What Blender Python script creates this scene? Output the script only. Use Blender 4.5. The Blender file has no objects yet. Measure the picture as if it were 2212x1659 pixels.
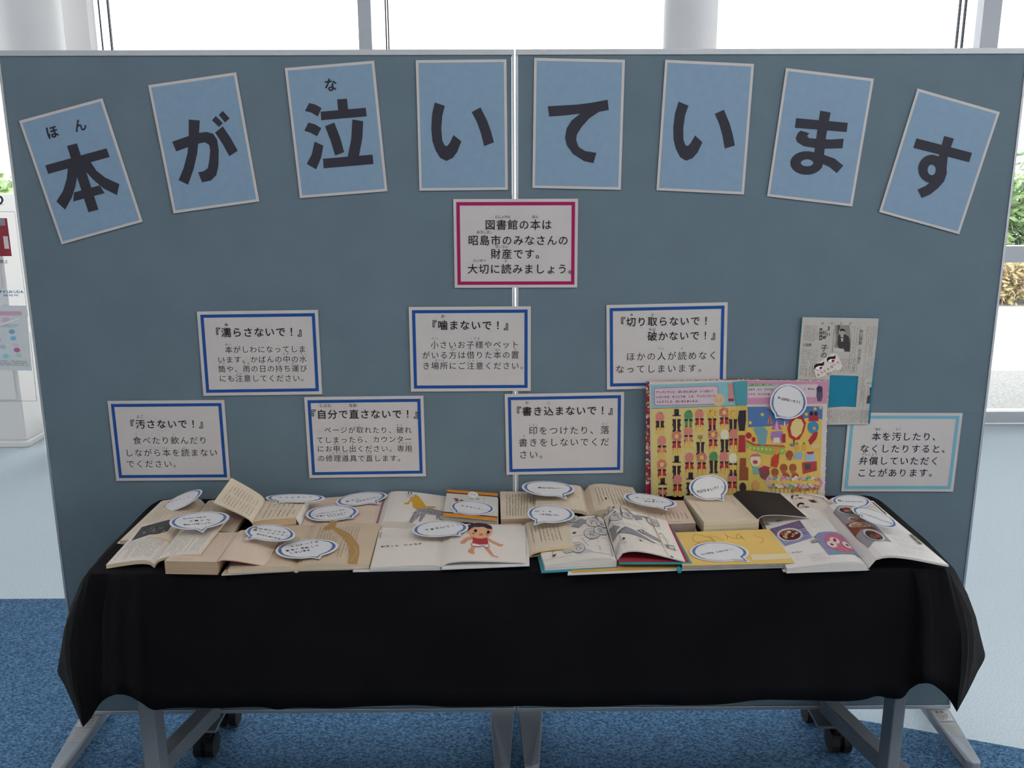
import bpy, bmesh, math, random
from mathutils import Vector, Matrix
from mathutils.geometry import tessellate_polygon
random.seed(7)
S = bpy.context.scene
COL = S.collection
# ------------------------------------------------------------------ camera, sky, fill lights, exposure
W, H = 2212, 1659
F = 1960.0
CAM = Vector((-0.02306, -2.2302, 1.53456))
RM = (Matrix.Rotation(-0.0063, 3, 'Z') @ Matrix.Rotation(math.pi/2 - 0.23039, 3, 'X') @ Matrix.Rotation(-0.00311, 3, 'Z'))
cd = bpy.data.cameras.new('camera'); cd.sensor_width = 36; cd.lens = F/W*36; cd.clip_start = .05; cd.clip_end = 300
co = bpy.data.objects.new('camera', cd); COL.objects.link(co)
co.matrix_world = Matrix.Translation(CAM) @ RM.to_4x4()
S.camera = co
w = bpy.data.worlds.new('World'); S.world = w; w.use_nodes = True
bg = w.node_tree.nodes['Background']; bg.inputs[0].default_value = (1, .98, .985, 1); bg.inputs[1].default_value = 5.5
def area(name, loc, rot, sx, sy, power, color):
    l = bpy.data.lights.new(name, 'AREA'); l.shape = 'RECTANGLE'; l.size = sx; l.size_y = sy; l.energy = power; l.color = color
    o = bpy.data.objects.new(name, l); COL.objects.link(o); o.location = loc; o.rotation_euler = rot; return o
area('fill_light', (-1.2, -1.9, 3.1), (math.radians(20), 0, 0), 2.4, .5, 16, (1, .93, .86))  # unseen fill lights added overhead to brighten the fronts of the boards
area('fill_light', (1.6, -1.9, 3.1), (math.radians(20), 0, 0), 2.4, .5, 22, (1, .95, .9))
S.view_settings.view_transform = 'Standard'; S.view_settings.look = 'None'; S.view_settings.gamma = 1
S.view_settings.use_curve_mapping = False
S.view_settings.exposure = 0.0
S.cycles.max_bounces = 8; S.cycles.diffuse_bounces = 5; S.cycles.transparent_max_bounces = 16
S.cycles.use_denoising = True

# ------------------------------------------------------------------ pixel -> point helpers
def ray(px, py): return RM @ Vector(((px-W/2)/F, -(py-H/2)/F, -1))
def aty(px, py, y=0.0):
    d = ray(px, py); return CAM + d*((y-CAM.y)/d.y)
def atz(px, py, z=0.0):
    d = ray(px, py); return CAM + d*((z-CAM.z)/d.z)
T0 = .712                                    # top of the cloth on the table
def ath(px, py, h):
    p = atz(px, py, T0+h)
    if p.y > -.0045: p.y = -.0045            # nothing on the table reaches into the boards
    return p
class Plane:
    def __init__(s, p, n): s.p = Vector(p); s.n = Vector(n).normalized()
    def at(s, px, py, off=0):
        d = ray(px, py); t = (s.p-CAM).dot(s.n)/d.dot(s.n); return CAM + d*t + s.n*off
def lin(c):
    if isinstance(c, str):
        c = c.lstrip('#'); c = [int(c[i:i+2], 16)/255 for i in (0, 2, 4)]
        return tuple(x/12.92 if x <= .04045 else ((x+.055)/1.055)**2.4 for x in c)
    return tuple(c)
# ------------------------------------------------------------------ materials
MATS = {}
def mat(name, color, rough=.7, metal=0, noise=0, scale=20, bump=0, bscale=200, spec=.3, emit=None, sheen=0):
    if name in MATS: return MATS[name]
    m = bpy.data.materials.new(name); m.use_nodes = True; nt = m.node_tree; b = nt.nodes['Principled BSDF']
    c = lin(color); b.inputs['Base Color'].default_value = (*c, 1)
    b.inputs['Roughness'].default_value = rough; b.inputs['Metallic'].default_value = metal; b.inputs['Specular IOR Level'].default_value = spec
    tc = nt.nodes.new('ShaderNodeTexCoord')
    if noise:
        n = nt.nodes.new('ShaderNodeTexNoise'); n.inputs['Scale'].default_value = scale; n.inputs['Detail'].default_value = 4
        nt.links.new(tc.outputs['Object'], n.inputs['Vector'])
        r = nt.nodes.new('ShaderNodeValToRGB'); r.color_ramp.elements[0].position = .3; r.color_ramp.elements[1].position = .7
        r.color_ramp.elements[0].color = (*[x*(1-noise) for x in c], 1); r.color_ramp.elements[1].color = (*[min(1, x*(1+noise)) for x in c], 1)
        nt.links.new(n.outputs['Fac'], r.inputs[0]); nt.links.new(r.outputs[0], b.inputs['Base Color'])
    if bump:
        n = nt.nodes.new('ShaderNodeTexNoise'); n.inputs['Scale'].default_value = bscale; n.inputs['Detail'].default_value = 3
        nt.links.new(tc.outputs['Object'], n.inputs['Vector'])
        bp = nt.nodes.new('ShaderNodeBump'); bp.inputs['Strength'].default_value = bump; bp.inputs['Distance'].default_value = .002
        nt.links.new(n.outputs['Fac'], bp.inputs['Height']); nt.links.new(bp.outputs[0], b.inputs['Normal'])
    if emit: b.inputs['Emission Color'].default_value = (*c, 1); b.inputs['Emission Strength'].default_value = emit
    MATS[name] = m; return m
def ink_mat():
    m = bpy.data.materials.new('printed_ink'); m.use_nodes = True; nt = m.node_tree; b = nt.nodes['Principled BSDF']
    a = nt.nodes.new('ShaderNodeAttribute'); a.attribute_name = 'ink'
    n = nt.nodes.new('ShaderNodeTexNoise'); n.inputs['Scale'].default_value = 60
    tc = nt.nodes.new('ShaderNodeTexCoord'); nt.links.new(tc.outputs['Object'], n.inputs['Vector'])
    mr = nt.nodes.new('ShaderNodeMapRange'); mr.inputs['To Min'].default_value = .94; mr.inputs['To Max'].default_value = 1.06
    nt.links.new(n.outputs['Fac'], mr.inputs['Value'])
    mx = nt.nodes.new('ShaderNodeVectorMath'); mx.operation = 'SCALE'
    nt.links.new(a.outputs['Color'], mx.inputs[0]); nt.links.new(mr.outputs[0], mx.inputs['Scale'])
    nt.links.new(mx.outputs[0], b.inputs['Base Color']); b.inputs['Roughness'].default_value = .6; b.inputs['Specular IOR Level'].default_value = .25
    return m
INK = ink_mat()
def edge_mat(name, c1, c2, per=1500):     # closed page edges: thin horizontal layers
    m = bpy.data.materials.new(name); m.use_nodes = True; nt = m.node_tree; b = nt.nodes['Principled BSDF']
    tc = nt.nodes.new('ShaderNodeTexCoord'); mp = nt.nodes.new('ShaderNodeMapping'); mp.inputs['Scale'].default_value = (6, 6, per)
    n = nt.nodes.new('ShaderNodeTexNoise'); n.inputs['Scale'].default_value = 1; n.inputs['Detail'].default_value = 3
    r = nt.nodes.new('ShaderNodeValToRGB'); r.color_ramp.elements[0].position = .35; r.color_ramp.elements[1].position = .65
    r.color_ramp.elements[0].color = (*lin(c1), 1); r.color_ramp.elements[1].color = (*lin(c2), 1)
    nt.links.new(tc.outputs['Object'], mp.inputs[0]); nt.links.new(mp.outputs[0], n.inputs['Vector'])
    nt.links.new(n.outputs['Fac'], r.inputs[0]); nt.links.new(r.outputs[0], b.inputs['Base Color']); b.inputs['Roughness'].default_value = .8
    return m
def glass_mat():
    m = bpy.data.materials.new('window_glass'); m.use_nodes = True; nt = m.node_tree
    for n in list(nt.nodes): nt.nodes.remove(n)
    o = nt.nodes.new('ShaderNodeOutputMaterial'); t = nt.nodes.new('ShaderNodeBsdfTransparent'); t.inputs[0].default_value = (.93, .96, .96, 1)
    g = nt.nodes.new('ShaderNodeBsdfGlossy'); g.inputs['Roughness'].default_value = .02
    fr = nt.nodes.new('ShaderNodeFresnel'); fr.inputs[0].default_value = 1.45; mx = nt.nodes.new('ShaderNodeMixShader')
    nt.links.new(fr.outputs[0], mx.inputs[0]); nt.links.new(t.outputs[0], mx.inputs[1]); nt.links.new(g.outputs[0], mx.inputs[2]); nt.links.new(mx.outputs[0], o.inputs[0])
    return m
GLASS = glass_mat()
M_board = mat('board_fabric', (.137, .193, .232), .9, noise=.05, scale=8, bump=.25, bscale=900)
M_alu = mat('aluminium', (.62, .64, .66), .35, .7, noise=.03)
M_white = mat('white_paint', (.78, .755, .755), .6, noise=.02, scale=3)
M_paper = mat('white_paper', (.58, .545, .53), .75, noise=.025, scale=12)
M_cloth = mat('black_cloth', (.0055, .0052, .0065), .95, noise=.25, scale=6, bump=.3, bscale=1500, spec=.12)
M_cream = mat('cream_page', (.66, .55, .42), .8, noise=.04, scale=14)
M_tan = mat('yellowed_page', (.56, .43, .31), .8, noise=.06, scale=10)
M_pink = mat('pinkish_page', (.65, .51, .405), .8, noise=.05, scale=10)
M_offw = mat('offwhite_page', (.70, .635, .57), .7, noise=.03, scale=10)
M_gloss = mat('magazine_page', (.72, .68, .65), .4, noise=.02, scale=10, spec=.5)
M_edge = edge_mat('page_edges_cream', (.50, .40, .27), (.68, .58, .42))
M_edgeT = edge_mat('page_edges_tan', (.42, .28, .17), (.58, .42, .28))
M_edgeW = edge_mat('page_edges_white', (.5, .46, .42), (.74, .70, .66))
# ------------------------------------------------------------------ mesh helpers
def obj(name, verts, faces, m, parent=None, smooth=False, cols=None):
    me = bpy.data.meshes.new(name); me.from_pydata([tuple(v) for v in verts], [], faces); me.update()
    o = bpy.data.objects.new(name, me); COL.objects.link(o)
    for mm in (m if isinstance(m, (list, tuple)) else [m]): me.materials.append(mm)
    if smooth:
        for p in me.polygons: p.use_smooth = True
    if cols is not None:
        a = me.color_attributes.new('ink', 'FLOAT_COLOR', 'CORNER'); k = 0
        for p, c in zip(me.polygons, cols):
            for _ in p.loop_indices: a.data[k].color = (*c, 1); k += 1
    if parent: o.parent = parent; o.matrix_parent_inverse = Matrix.Translation(-parent.location)
    return o
def thing(name, label, cat, loc, group=None):
    o = bpy.data.objects.new(name, None); COL.objects.link(o); o.location = loc; o.empty_display_size = .05
    o['label'] = label; o['category'] = cat
    if group: o['group'] = group
    return o
def tag(o, label, cat, group=None, kind=None):
    o['label'] = label; o['category'] = cat
    if group: o['group'] = group
    if kind: o['kind'] = kind
    return o
def struct(o, label=None):
    o['kind'] = 'structure'
    if label: o['label'] = label
    return o
class MB:
    def __init__(s): s.v = []; s.f = []
    def box(s, a, b):
        (x0, y0, z0), (x1, y1, z1) = a, b; k = len(s.v)
        s.v += [(x0,y0,z0),(x1,y0,z0),(x1,y1,z0),(x0,y1,z0),(x0,y0,z1),(x1,y0,z1),(x1,y1,z1),(x0,y1,z1)]
        s.f += [tuple(k+i for i in q) for q in ((0,3,2,1),(4,5,6,7),(0,1,5,4),(1,2,6,5),(2,3,7,6),(3,0,4,7))]; return s
    def hexa(s, p):      # 8 points: bottom loop then top loop
        k = len(s.v); s.v += [tuple(q) for q in p]
        s.f += [tuple(k+i for i in q) for q in ((0,3,2,1),(4,5,6,7),(0,1,5,4),(1,2,6,5),(2,3,7,6),(3,0,4,7))]; return s
    def beam(s, a, b, w, h):   # box section from a to b (centres), width w horizontal, height h
        a = Vector(a); b = Vector(b); d = (b-a).normalized(); sd = d.cross(Vector((0,0,1)))
        sd = Vector((1,0,0)) if sd.length < .1 else sd.normalized(); up = sd.cross(d).normalized()
        P = []
        for q in (-1, 1):
            for c, e in ((a,-1),(a,1),(b,1),(b,-1)): P.append(c + sd*e*w/2 + up*q*h/2)
        return s.hexa(P)
    def cyl(s, a, b, r, r2=None, n=20, cap=True):
        a = Vector(a); b = Vector(b); d = (b-a).normalized(); r2 = r if r2 is None else r2
        u = d.orthogonal().normalized(); v = d.cross(u); k = len(s.v)
        for c, rr in ((a, r), (b, r2)):
            for i in range(n): t = 2*math.pi*i/n; s.v.append(tuple(c + u*math.cos(t)*rr + v*math.sin(t)*rr))
        for i in range(n): j = (i+1) % n; s.f.append((k+i, k+j, k+n+j, k+n+i))
        if cap: s.f += [tuple(k+n-1-i for i in range(n)), tuple(k+n+i for i in range(n))]
        return s
    def prism(s, pts, n, th):   # flat outline extruded along n by th
        k = len(s.v); n = Vector(n).normalized()*th; N = len(pts)
        s.v += [tuple(p) for p in pts] + [tuple(Vector(p)+n) for p in pts]
        for t in tessellate_polygon([[Vector(p) for p in pts]]):
            s.f += [(k+t[0], k+t[1], k+t[2]), (k+N+t[0], k+N+t[2], k+N+t[1])]
        for i in range(N): j = (i+1) % N; s.f.append((k+i, k+j, k+N+j, k+N+i))
        return s
    def obj(s, name, m, parent=None, smooth=False, bevel=0):
        o = obj(name, s.v, s.f, m, parent)
        bm = bmesh.new(); bm.from_mesh(o.data); bmesh.ops.recalc_face_normals(bm, faces=bm.faces); bm.to_mesh(o.data); bm.free()
        if smooth:
            for p in o.data.polygons: p.use_smooth = len(p.vertices) == 4
        if bevel:
            md = o.modifiers.new('bevel', 'BEVEL'); md.width = bevel; md.segments = 2
        return o
# ------------------------------------------------------------------ glyphs
GL = {}
def glyph(ch, bold=0, res=2):
    k = (ch, bold, res)
    if k in GL: return GL[k]
    cu = bpy.data.curves.new('g', 'FONT'); cu.body = ch; cu.size = 1; cu.resolution_u = res; cu.offset = bold
    o = bpy.data.objects.new('g', cu); COL.objects.link(o)
    ev = o.evaluated_get(bpy.context.evaluated_depsgraph_get()); me = ev.to_mesh()
    v = [(p.co.x-.5+(.25 if ch == '！' else 0), p.co.y-.38) for p in me.vertices]; f = [tuple(p.vertices) for p in me.polygons]
    ev.to_mesh_clear(); bpy.data.objects.remove(o); bpy.data.curves.remove(cu)
    GL[k] = (v, f); return GL[k]
# ------------------------------------------------------------------ surfaces that take print
def homog(src, dst):
    # 3x3 homography src->dst (4 pts), gauss elimination
    A = []
    for (x, y), (u, v) in zip(src, dst):
        A.append([x, y, 1, 0, 0, 0, -u*x, -u*y, u]); A.append([0, 0, 0, x, y, 1, -v*x, -v*y, v])
    n = 8
    for i in range(n):
        p = max(range(i, n), key=lambda r: abs(A[r][i])); A[i], A[p] = A[p], A[i]
        for r in range(n):
            if r != i:
                q = A[r][i]/A[i][i]; A[r] = [a-q*b for a, b in zip(A[r], A[i])]
    h = [A[i][8]/A[i][i] for i in range(n)]+[1]
    def f(x, y):
        d = h[6]*x+h[7]*y+h[8]; return (h[0]*x+h[1]*y+h[2])/d, (h[3]*x+h[4]*y+h[5])/d
    return f
class Surf:
    """quad surface; u left->right, v top->bottom; optional bulge profile along u (ruled in v)"""
    def __init__(s, P, px, bulge=0, side='F', n=1, axis=Vector((0,0,1))):
        s.P = [Vector(p) for p in P]; s.nu = n; s.axis = axis; s.bulge = bulge; s.side = side
        s.uv = homog(px, [(0,0),(1,0),(1,1),(0,1)])
        nn = (s.P[1]-s.P[0]).cross(s.P[3]-s.P[0]).normalized()
        s.n = -nn if nn.dot(CAM-s.P[0]) < 0 else nn
    def prof(s, u):
        if not s.bulge: return 0
        t = 1-u if s.side == 'L' else u
        return s.bulge*math.sin(math.pi*math.sqrt(max(0, min(1, t))))
    def knot(s, u): # piecewise linear
        k = u*s.nu; i = min(s.nu-1, max(0, int(k))); a = k-i
        return s.prof(i/s.nu)*(1-a)+s.prof((i+1)/s.nu)*a
    def pt(s, u, v, off=0):
        a = s.P[0].lerp(s.P[1], u) if 0 <= u <= 1 else s.P[0]+(s.P[1]-s.P[0])*u
        b = s.P[3].lerp(s.P[2], u) if 0 <= u <= 1 else s.P[3]+(s.P[2]-s.P[3])*u
        return a+(b-a)*v + s.axis*s.knot(u) + s.n*off
    def size(s): return ((s.P[1]-s.P[0]).length+(s.P[2]-s.P[3]).length)/2, ((s.P[3]-s.P[0]).length+(s.P[2]-s.P[1]).length)/2
def clip(poly, k, val, keep_ge):
    out = []; n = len(poly)
    for i in range(n):
        a, b = poly[i], poly[(i+1) % n]; ia = (a[k] >= val) == keep_ge or a[k] == val; ib = (b[k] >= val) == keep_ge or b[k] == val
        if ia: out.append(a)
        if ia != ib:
            t = (val-a[k])/(b[k]-a[k]); out.append((a[0]+(b[0]-a[0])*t, a[1]+(b[1]-a[1])*t))
    return out
class Ink:
    def __init__(s, surf=None, off=.0004): s.v = []; s.f = []; s.c = []; s.s = surf; s.off = off; s.z = 0
    def layer(s): s.off += .00012; return s
    def tri(s, pts, c):
        if s.s.nu == 1:
            pieces = [pts]
        else:
            lo = max(0, int(min(p[0] for p in pts)*s.s.nu)); hi = min(s.s.nu-1, int(max(p[0] for p in pts)*s.s.nu)); pieces = []
            for i in range(lo, hi+1):
                q = pts
                if i > 0: q = clip(q, 0, i/s.s.nu, True)
                if q and i < s.s.nu-1: q = clip(q, 0, (i+1)/s.s.nu, False)
                if len(q) >= 3: pieces.append(q)
        for q in pieces:
            k = len(s.v); s.v += [s.s.pt(u, v, s.off) for u, v in q]; s.f.append(tuple(range(k, k+len(q)))); s.c.append(c)
    def poly(s, pts, c):                       # pts in uv
        c = lin(c)
        if getattr(s, 'lc', c) != c: s.off += 4e-6
        s.lc = c
        if len(pts) <= 3: s.tri(list(pts), c); return s
        for t in tessellate_polygon([[Vector((a, b, 0)) for a, b in pts]]): s.tri([pts[i] for i in t], c)
        return s
    def px(s, pts, c): return s.poly([s.s.uv(*p) for p in pts], c)
    def rect(s, u0, v0, u1, v1, c): return s.poly([(u0,v0),(u1,v0),(u1,v1),(u0,v1)], c)
    def ell(s, u, v, ru, rv, c, n=14, a0=0, a1=2*math.pi, rot=0):
        W_, H_ = s.s.size(); cr, sr = math.cos(rot), math.sin(rot); P = []
        for i in range(n + (0 if a1-a0 > 6.2 else 1)):
            t = a0+(a1-a0)*i/n; x = ru*W_*math.cos(t); y = rv*H_*math.sin(t)
            P.append((u+(x*cr-y*sr)/W_, v+(x*sr+y*cr)/H_))
        return s.poly(P, c)
    def line(s, pts, wd, c, px=False):          # polyline, wd metres
        if px: pts = [s.s.uv(*p) for p in pts]
        W_, H_ = s.s.size()
        for a, b in zip(pts, pts[1:]):
            dx, dy = (b[0]-a[0])*W_, (b[1]-a[1])*H_; L = math.hypot(dx, dy) or 1e-6
            nx, ny = -dy/L*wd/2/W_, dx/L*wd/2/H_; ex, ey = dx/L*wd*.3/W_, dy/L*wd*.3/H_
            s.poly([(a[0]+nx-ex, a[1]+ny-ey), (b[0]+nx+ex, b[1]+ny+ey), (b[0]-nx+ex, b[1]-ny+ey), (a[0]-nx-ex, a[1]-ny-ey)], c)
        return s
    def ring(s, u0, v0, u1, v1, tu, tv, c):
        s.rect(u0, v0, u1, v0+tv, c); s.rect(u0, v1-tv, u1, v1, c); s.rect(u0, v0+tv, u0+tu, v1-tv, c); s.rect(u1-tu, v0+tv, u1, v1-tv, c); return s
    def text(s, txt, p0, p1, em, c='#2a282e', bold=0, px=True, jit=0, res=2, sx=1):   # p0,p1: centres of first and last character; em metres
        if px: p0 = s.s.uv(*p0); p1 = s.s.uv(*p1)
        W_, H_ = s.s.size(); n = max(1, len(txt)-1); c = lin(c)
        dx, dy = (p1[0]-p0[0])*W_, (p1[1]-p0[1])*H_; L = math.hypot(dx, dy)
        cr, sr = (dx/L, dy/L) if L > 1e-6 else (1, 0)
        for i, ch in enumerate(txt):
            if ch in ' 　': continue
            u = p0[0]+(p1[0]-p0[0])*i/n; v = p0[1]+(p1[1]-p0[1])*i/n; e = em
            a = 0
            if jit: u += random.uniform(-1, 1)*jit*em/W_; v += random.uniform(-1, 1)*jit*em/H_; e *= random.uniform(.85, 1.12); a = random.uniform(-.15, .15)
            V, Fc = glyph(ch, 0, res)
            for j, (ox, oy) in enumerate([(0, 0)] if not bold else [(bold, 0), (-bold, 0), (0, bold), (0, -bold)]):
                k = len(s.v)
                for x, y in V:
                    x = (x+ox)*e*sx; y = (y+oy)*e
                    if a: x, y = x*math.cos(a)-y*math.sin(a), x*math.sin(a)+y*math.cos(a)
                    X = x*cr+y*sr; Y = x*sr-y*cr
                    s.v.append(s.s.pt(u+X/W_, v+Y/H_, s.off+j*1e-5))
                s.f += [tuple(k+q for q in t) for t in Fc]; s.c += [c]*len(Fc)
        return s
    def vtext(s, txt, u, v0, v1, em, c='#2a282e', bold=0, jit=0):  # vertical column
        n = max(1, len(txt)-1)
        for i, ch in enumerate(txt):
            v = v0+(v1-v0)*i/n; s.text(ch, (u, v), (u+1e-9, v), em, c, bold, px=False, jit=jit)
        return s
    def marks(s, u0, v0, u1, v1, cols, em, c='#5b5148', vert=True, fill=.93, gap=1.0):   # tiny print nobody can read: small stroke clusters in columns
        W_, H_ = s.s.size(); cc = lin(c)
        for i in range(cols):
            q = (i+.5)/cols
            end = 1 if random.random() < .7 else random.uniform(.35, .95); t = 0
            L = (v1-v0)*H_ if vert else (u1-u0)*W_
            while t < L*end-em:
                if random.random() < fill:
                    for k in range(2 if em < .0035 else 3):
                        a = t+random.uniform(.08, .75)*em; b = random.uniform(-.38, .3)*em
                        hor = random.random() < .5; lw = random.uniform(.35, .75)*em; th = em*.2
                        x0, x1, y0, y1 = (b, b+lw, a, a+th) if hor else (b, b+th, a, a+lw)
                        if vert: U = u0+(u1-u0)*q; R = [(U+x/W_, v0+y/H_) for x, y in ((x0,y0),(x1,y0),(x1,y1),(x0,y1))]
                        else: V_ = v0+(v1-v0)*q; R = [(u0+y/W_, V_+x/H_) for x, y in ((x0,y0),(x1,y0),(x1,y1),(x0,y1))]
                        k2 = len(s.v); s.v += [s.s.pt(a_, b_, s.off) for a_, b_ in R]; s.f.append((k2, k2+1, k2+2, k2+3)); s.c.append(cc)
                t += em*gap
        return s
    def obj(s, name, parent, label=None):
        o = obj(name, s.v, s.f, INK, parent, cols=s.c)


        if label: o['label'] = label
        return o

# ================================================================== STRUCTURE
WY = 3.15                                   # window wall
RX = 6.0
def carpet(name, base, dark, sc):
    m = bpy.data.materials.new(name); m.use_nodes = True; nt = m.node_tree; b = nt.nodes['Principled BSDF']; b.inputs['Roughness'].default_value = .95; b.inputs['Specular IOR Level'].default_value = .1
    tc = nt.nodes.new('ShaderNodeTexCoord'); n = nt.nodes.new('ShaderNodeTexNoise'); n.inputs['Scale'].default_value = sc; n.inputs['Detail'].default_value = 4; n.inputs['Roughness'].default_value = .7
    mp = nt.nodes.new('ShaderNodeMapping'); mp.inputs['Scale'].default_value = (1, 1.6, 1)
    nt.links.new(tc.outputs['Object'], mp.inputs[0]); nt.links.new(mp.outputs[0], n.inputs['Vector'])
    r = nt.nodes.new('ShaderNodeValToRGB'); r.color_ramp.elements[0].position = .40; r.color_ramp.elements[1].position = .62
    r.color_ramp.elements[0].color = (*dark, 1); r.color_ramp.elements[1].color = (*base, 1)
    nt.links.new(n.outputs['Fac'], r.inputs[0]); nt.links.new(r.outputs[0], b.inputs['Base Color'])
    bp = nt.nodes.new('ShaderNodeBump'); bp.inputs['Strength'].default_value = .6; bp.inputs['Distance'].default_value = .004
    nt.links.new(n.outputs['Fac'], bp.inputs['Height']); nt.links.new(bp.outputs[0], b.inputs['Normal'])
    return m
M_cl = carpet('light_carpet', (.54, .61, .66), (.42, .49, .54), 150)
M_cd = carpet('dark_blue_carpet', (.11, .225, .37), (.015, .050, .11), 130)
struct(MB().box((-RX, -5, -.1), (RX, WY+.1, 0)).obj('floor', M_cl), 'pale grey-blue carpet floor by the window wall')
q0, q1, q2 = atz(0, 1293), atz(140, 1298), atz(1843, 1556); q3, q4 = atz(1951, 1574), atz(2212, 1621)
sl = (q4-q3).normalized(); yL = (q0.y+q1.y)/2
dark = [Vector((-5.9, yL, 0)), Vector((q2.x+.02, yL, 0)), Vector((q2.x, q2.y, 0)), q3, q3+sl*2.2, Vector((q3.x+sl.x*2.2, -4.9, 0)), Vector((-5.9, -4.9, 0))]
o = MB().prism([(p.x, p.y, .0005) for p in dark], (0,0,1), .0035).obj('floor_carpet_inlay', M_cd); struct(o, 'dark blue carpet area under the display table')
struct(MB().box((-RX, -5, 3.2), (RX, WY+.1, 3.3)).obj('ceiling', M_white))
struct(MB().box((-RX-.1, -5, 0), (-RX, .2, 3.2)).box((-RX-.1, .2, 0), (-RX, WY, .5)).box((-RX-.1, .2, 2.8), (-RX, WY, 3.2)).obj('wall_left', M_white))
struct(MB().box((-RX, -5.1, 0), (RX, -5, 3.2)).obj('wall_rear', M_white))
# right wall: low wall, high wall and a glazed strip between
struct(MB().box((RX, -5, 0), (RX+.1, WY, .9)).box((RX, -5, 2.8), (RX+.1, WY, 3.2)).obj('wall_right', M_white))
M_fr = mat('window_frame_grey', (.50, .51, .54), .45, .2)
M_dark = mat('black_gasket', (.03, .035, .05), .6)
def pxx(px, py, y): return aty(px, py, y).x
wf = thing('window_1', 'glass facade with grey mullions behind the display boards', 'window', (0, WY, 0)); del wf['category']; wf['kind'] = 'structure'
MB().box((-RX, WY-.03, .02), (RX, WY+.05, .09)).obj('sill', M_fr, wf)
MB().box((-RX, WY-.05, 3.12), (RX, WY+.05, 3.2)).obj('head_rail', M_fr, wf)
zr0, zr1 = aty(2190, 566, WY).z, aty(2190, 531, WY).z
xr = pxx(2126, 60, WY)
MB().box((xr+.02, WY-.03, zr0), (RX, WY+.05, zr1)).obj('transom', M_fr, wf)
for a, b in ((778, 806), (2107, 2146)):
    x0, x1 = pxx(a, 60, WY), pxx(b, 60, WY); MB().box((x0, WY-.07, .09), (x1, WY+.05, 3.12)).obj('mullion', M_fr, wf)
for a in (196, 219, 238, 834, 839, 2069, 2081):
    x = pxx(a, 60, WY); MB().box((x-.003, WY-.012, .09), (x+.003, WY+.012, 3.12)).obj('glazing_bead', M_dark, wf)
xs = [-RX, pxx(219, 60, WY), pxx(836, 60, WY), pxx(2075, 60, WY), RX]
for a, b in zip(xs, xs[1:]): MB().box((a+.004, WY-.004, .09), (b-.004, WY+.004, 3.12)).obj('pane', GLASS, wf)
# white wall strip between the left column and the first glazing bead
struct(MB().box((pxx(120, 60, WY-.1), WY-.12, 0), (pxx(192, 60, WY-.12), WY-.03, 3.2)).obj('trim_1', M_white), 'white wall strip beside left column')
def column(name, a, b, y, label):
    x0, x1 = pxx(a, 50, y), pxx(b, 50, y); r = (x1-x0)/2; c = (x0+x1)/2
    o = MB().cyl((c, y, 0), (c, y, 3.2), r, n=48, cap=False).obj(name, M_white, smooth=True); return struct(o, label)
column('wall_column', -8, 130, 2.75, 'round white column at the left of the windows')
column('wall_column', 1434, 1549, 2.75, 'round white column behind the right display board')
rw = thing('window_2', 'long side window in the right wall', 'window', (RX, 0, .9)); del rw['category']; rw['kind'] = 'structure'
MB().box((RX+.04, -5, .9), (RX+.05, WY, 2.8)).obj('pane', GLASS, rw)
lw = thing('fill_window', 'unseen left side window added to light the floor behind the boards', 'window', (-RX, 1.6, .5)); del lw['category']; lw['kind'] = 'structure'  # added opening: lets sky light onto the floor, not the board fronts
MB().box((-RX-.05, .2, .5), (-RX-.04, WY, 2.8)).obj('pane', GLASS, lw)
# outside
M_pave = mat('sunlit_paving', (.55, .55, .53), .9, noise=.06, scale=3)
M_pave2 = mat('shaded_paving', (.21, .205, .20), .9, noise=.3, scale=60)  # shade near the building put into a darker paving colour
struct(MB().box((-40, WY+.1, -.12), (40, 60, -.02)).obj('ground', M_pave), 'bright concrete ground outside')
struct(MB().box((-12, WY+.1, -.02), (12, 4.75, -.012)).obj('ground_shade', M_pave2), 'paving strip along the glass, shade put into its grey')
def leaf_mat(nm, a, b):
    m = bpy.data.materials.new(nm); m.use_nodes = True; nt = m.node_tree; p = nt.nodes['Principled BSDF']; p.inputs['Roughness'].default_value = .55
    tc = nt.nodes.new('ShaderNodeTexCoord'); n = nt.nodes.new('ShaderNodeTexNoise'); n.inputs['Scale'].default_value = 5
    r = nt.nodes.new('ShaderNodeValToRGB'); r.color_ramp.elements[0].position = .35; r.color_ramp.elements[1].position = .65
    r.color_ramp.elements[0].color = (*a, 1); r.color_ramp.elements[1].color = (*b, 1)
    nt.links.new(tc.outputs['Object'], n.inputs['Vector']); nt.links.new(n.outputs['Fac'], r.inputs[0]); nt.links.new(r.outputs[0], p.inputs['Base Color'])
    return m
ML1 = leaf_mat('green_leaves', (.06, .13, .05), (.28, .40, .14)); ML2 = leaf_mat('dry_leaves', (.30, .20, .10), (.5, .42, .22)); M_bark = mat('bark', (.12, .09, .07), .9, noise=.2)
def bush(x0, x1, y0, y1, z0, z1, n, m, label, name='hedge_shrub'):
    t = thing(name, label, 'shrub', ((x0+x1)/2, (y0+y1)/2, 0))
    v = []; f = []
    for i in range(n):
        c = Vector((random.uniform(x0, x1), random.uniform(y0, y1), z0+(z1-z0)*random.random()**.8))
        c.z *= 1-.25*abs(math.sin(c.x*3.1))
        a = Vector([random.gauss(0, 1) for _ in range(3)]).normalized(); b = a.orthogonal().normalized(); L = random.uniform(.05, .11)*(.55 if m is ML2 else .85)
        k = len(v); v += [c-a*L, c+b*L*.4, c+a*L, c-b*L*.4]; f.append((k, k+1, k+2, k+3))
    lf = obj('foliage', v, f, m, t); lf['kind'] = 'stuff'
    for i in range(6):
        x = x0+(x1-x0)*(i+.5)/6; MB().cyl((x, (y0+y1)/2, -.02), (x+random.uniform(-.1, .1), (y0+y1)/2, z1*.75), .03, .012, n=7).obj('stem', M_bark, t)
gx = atz(2170, 640).x
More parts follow.
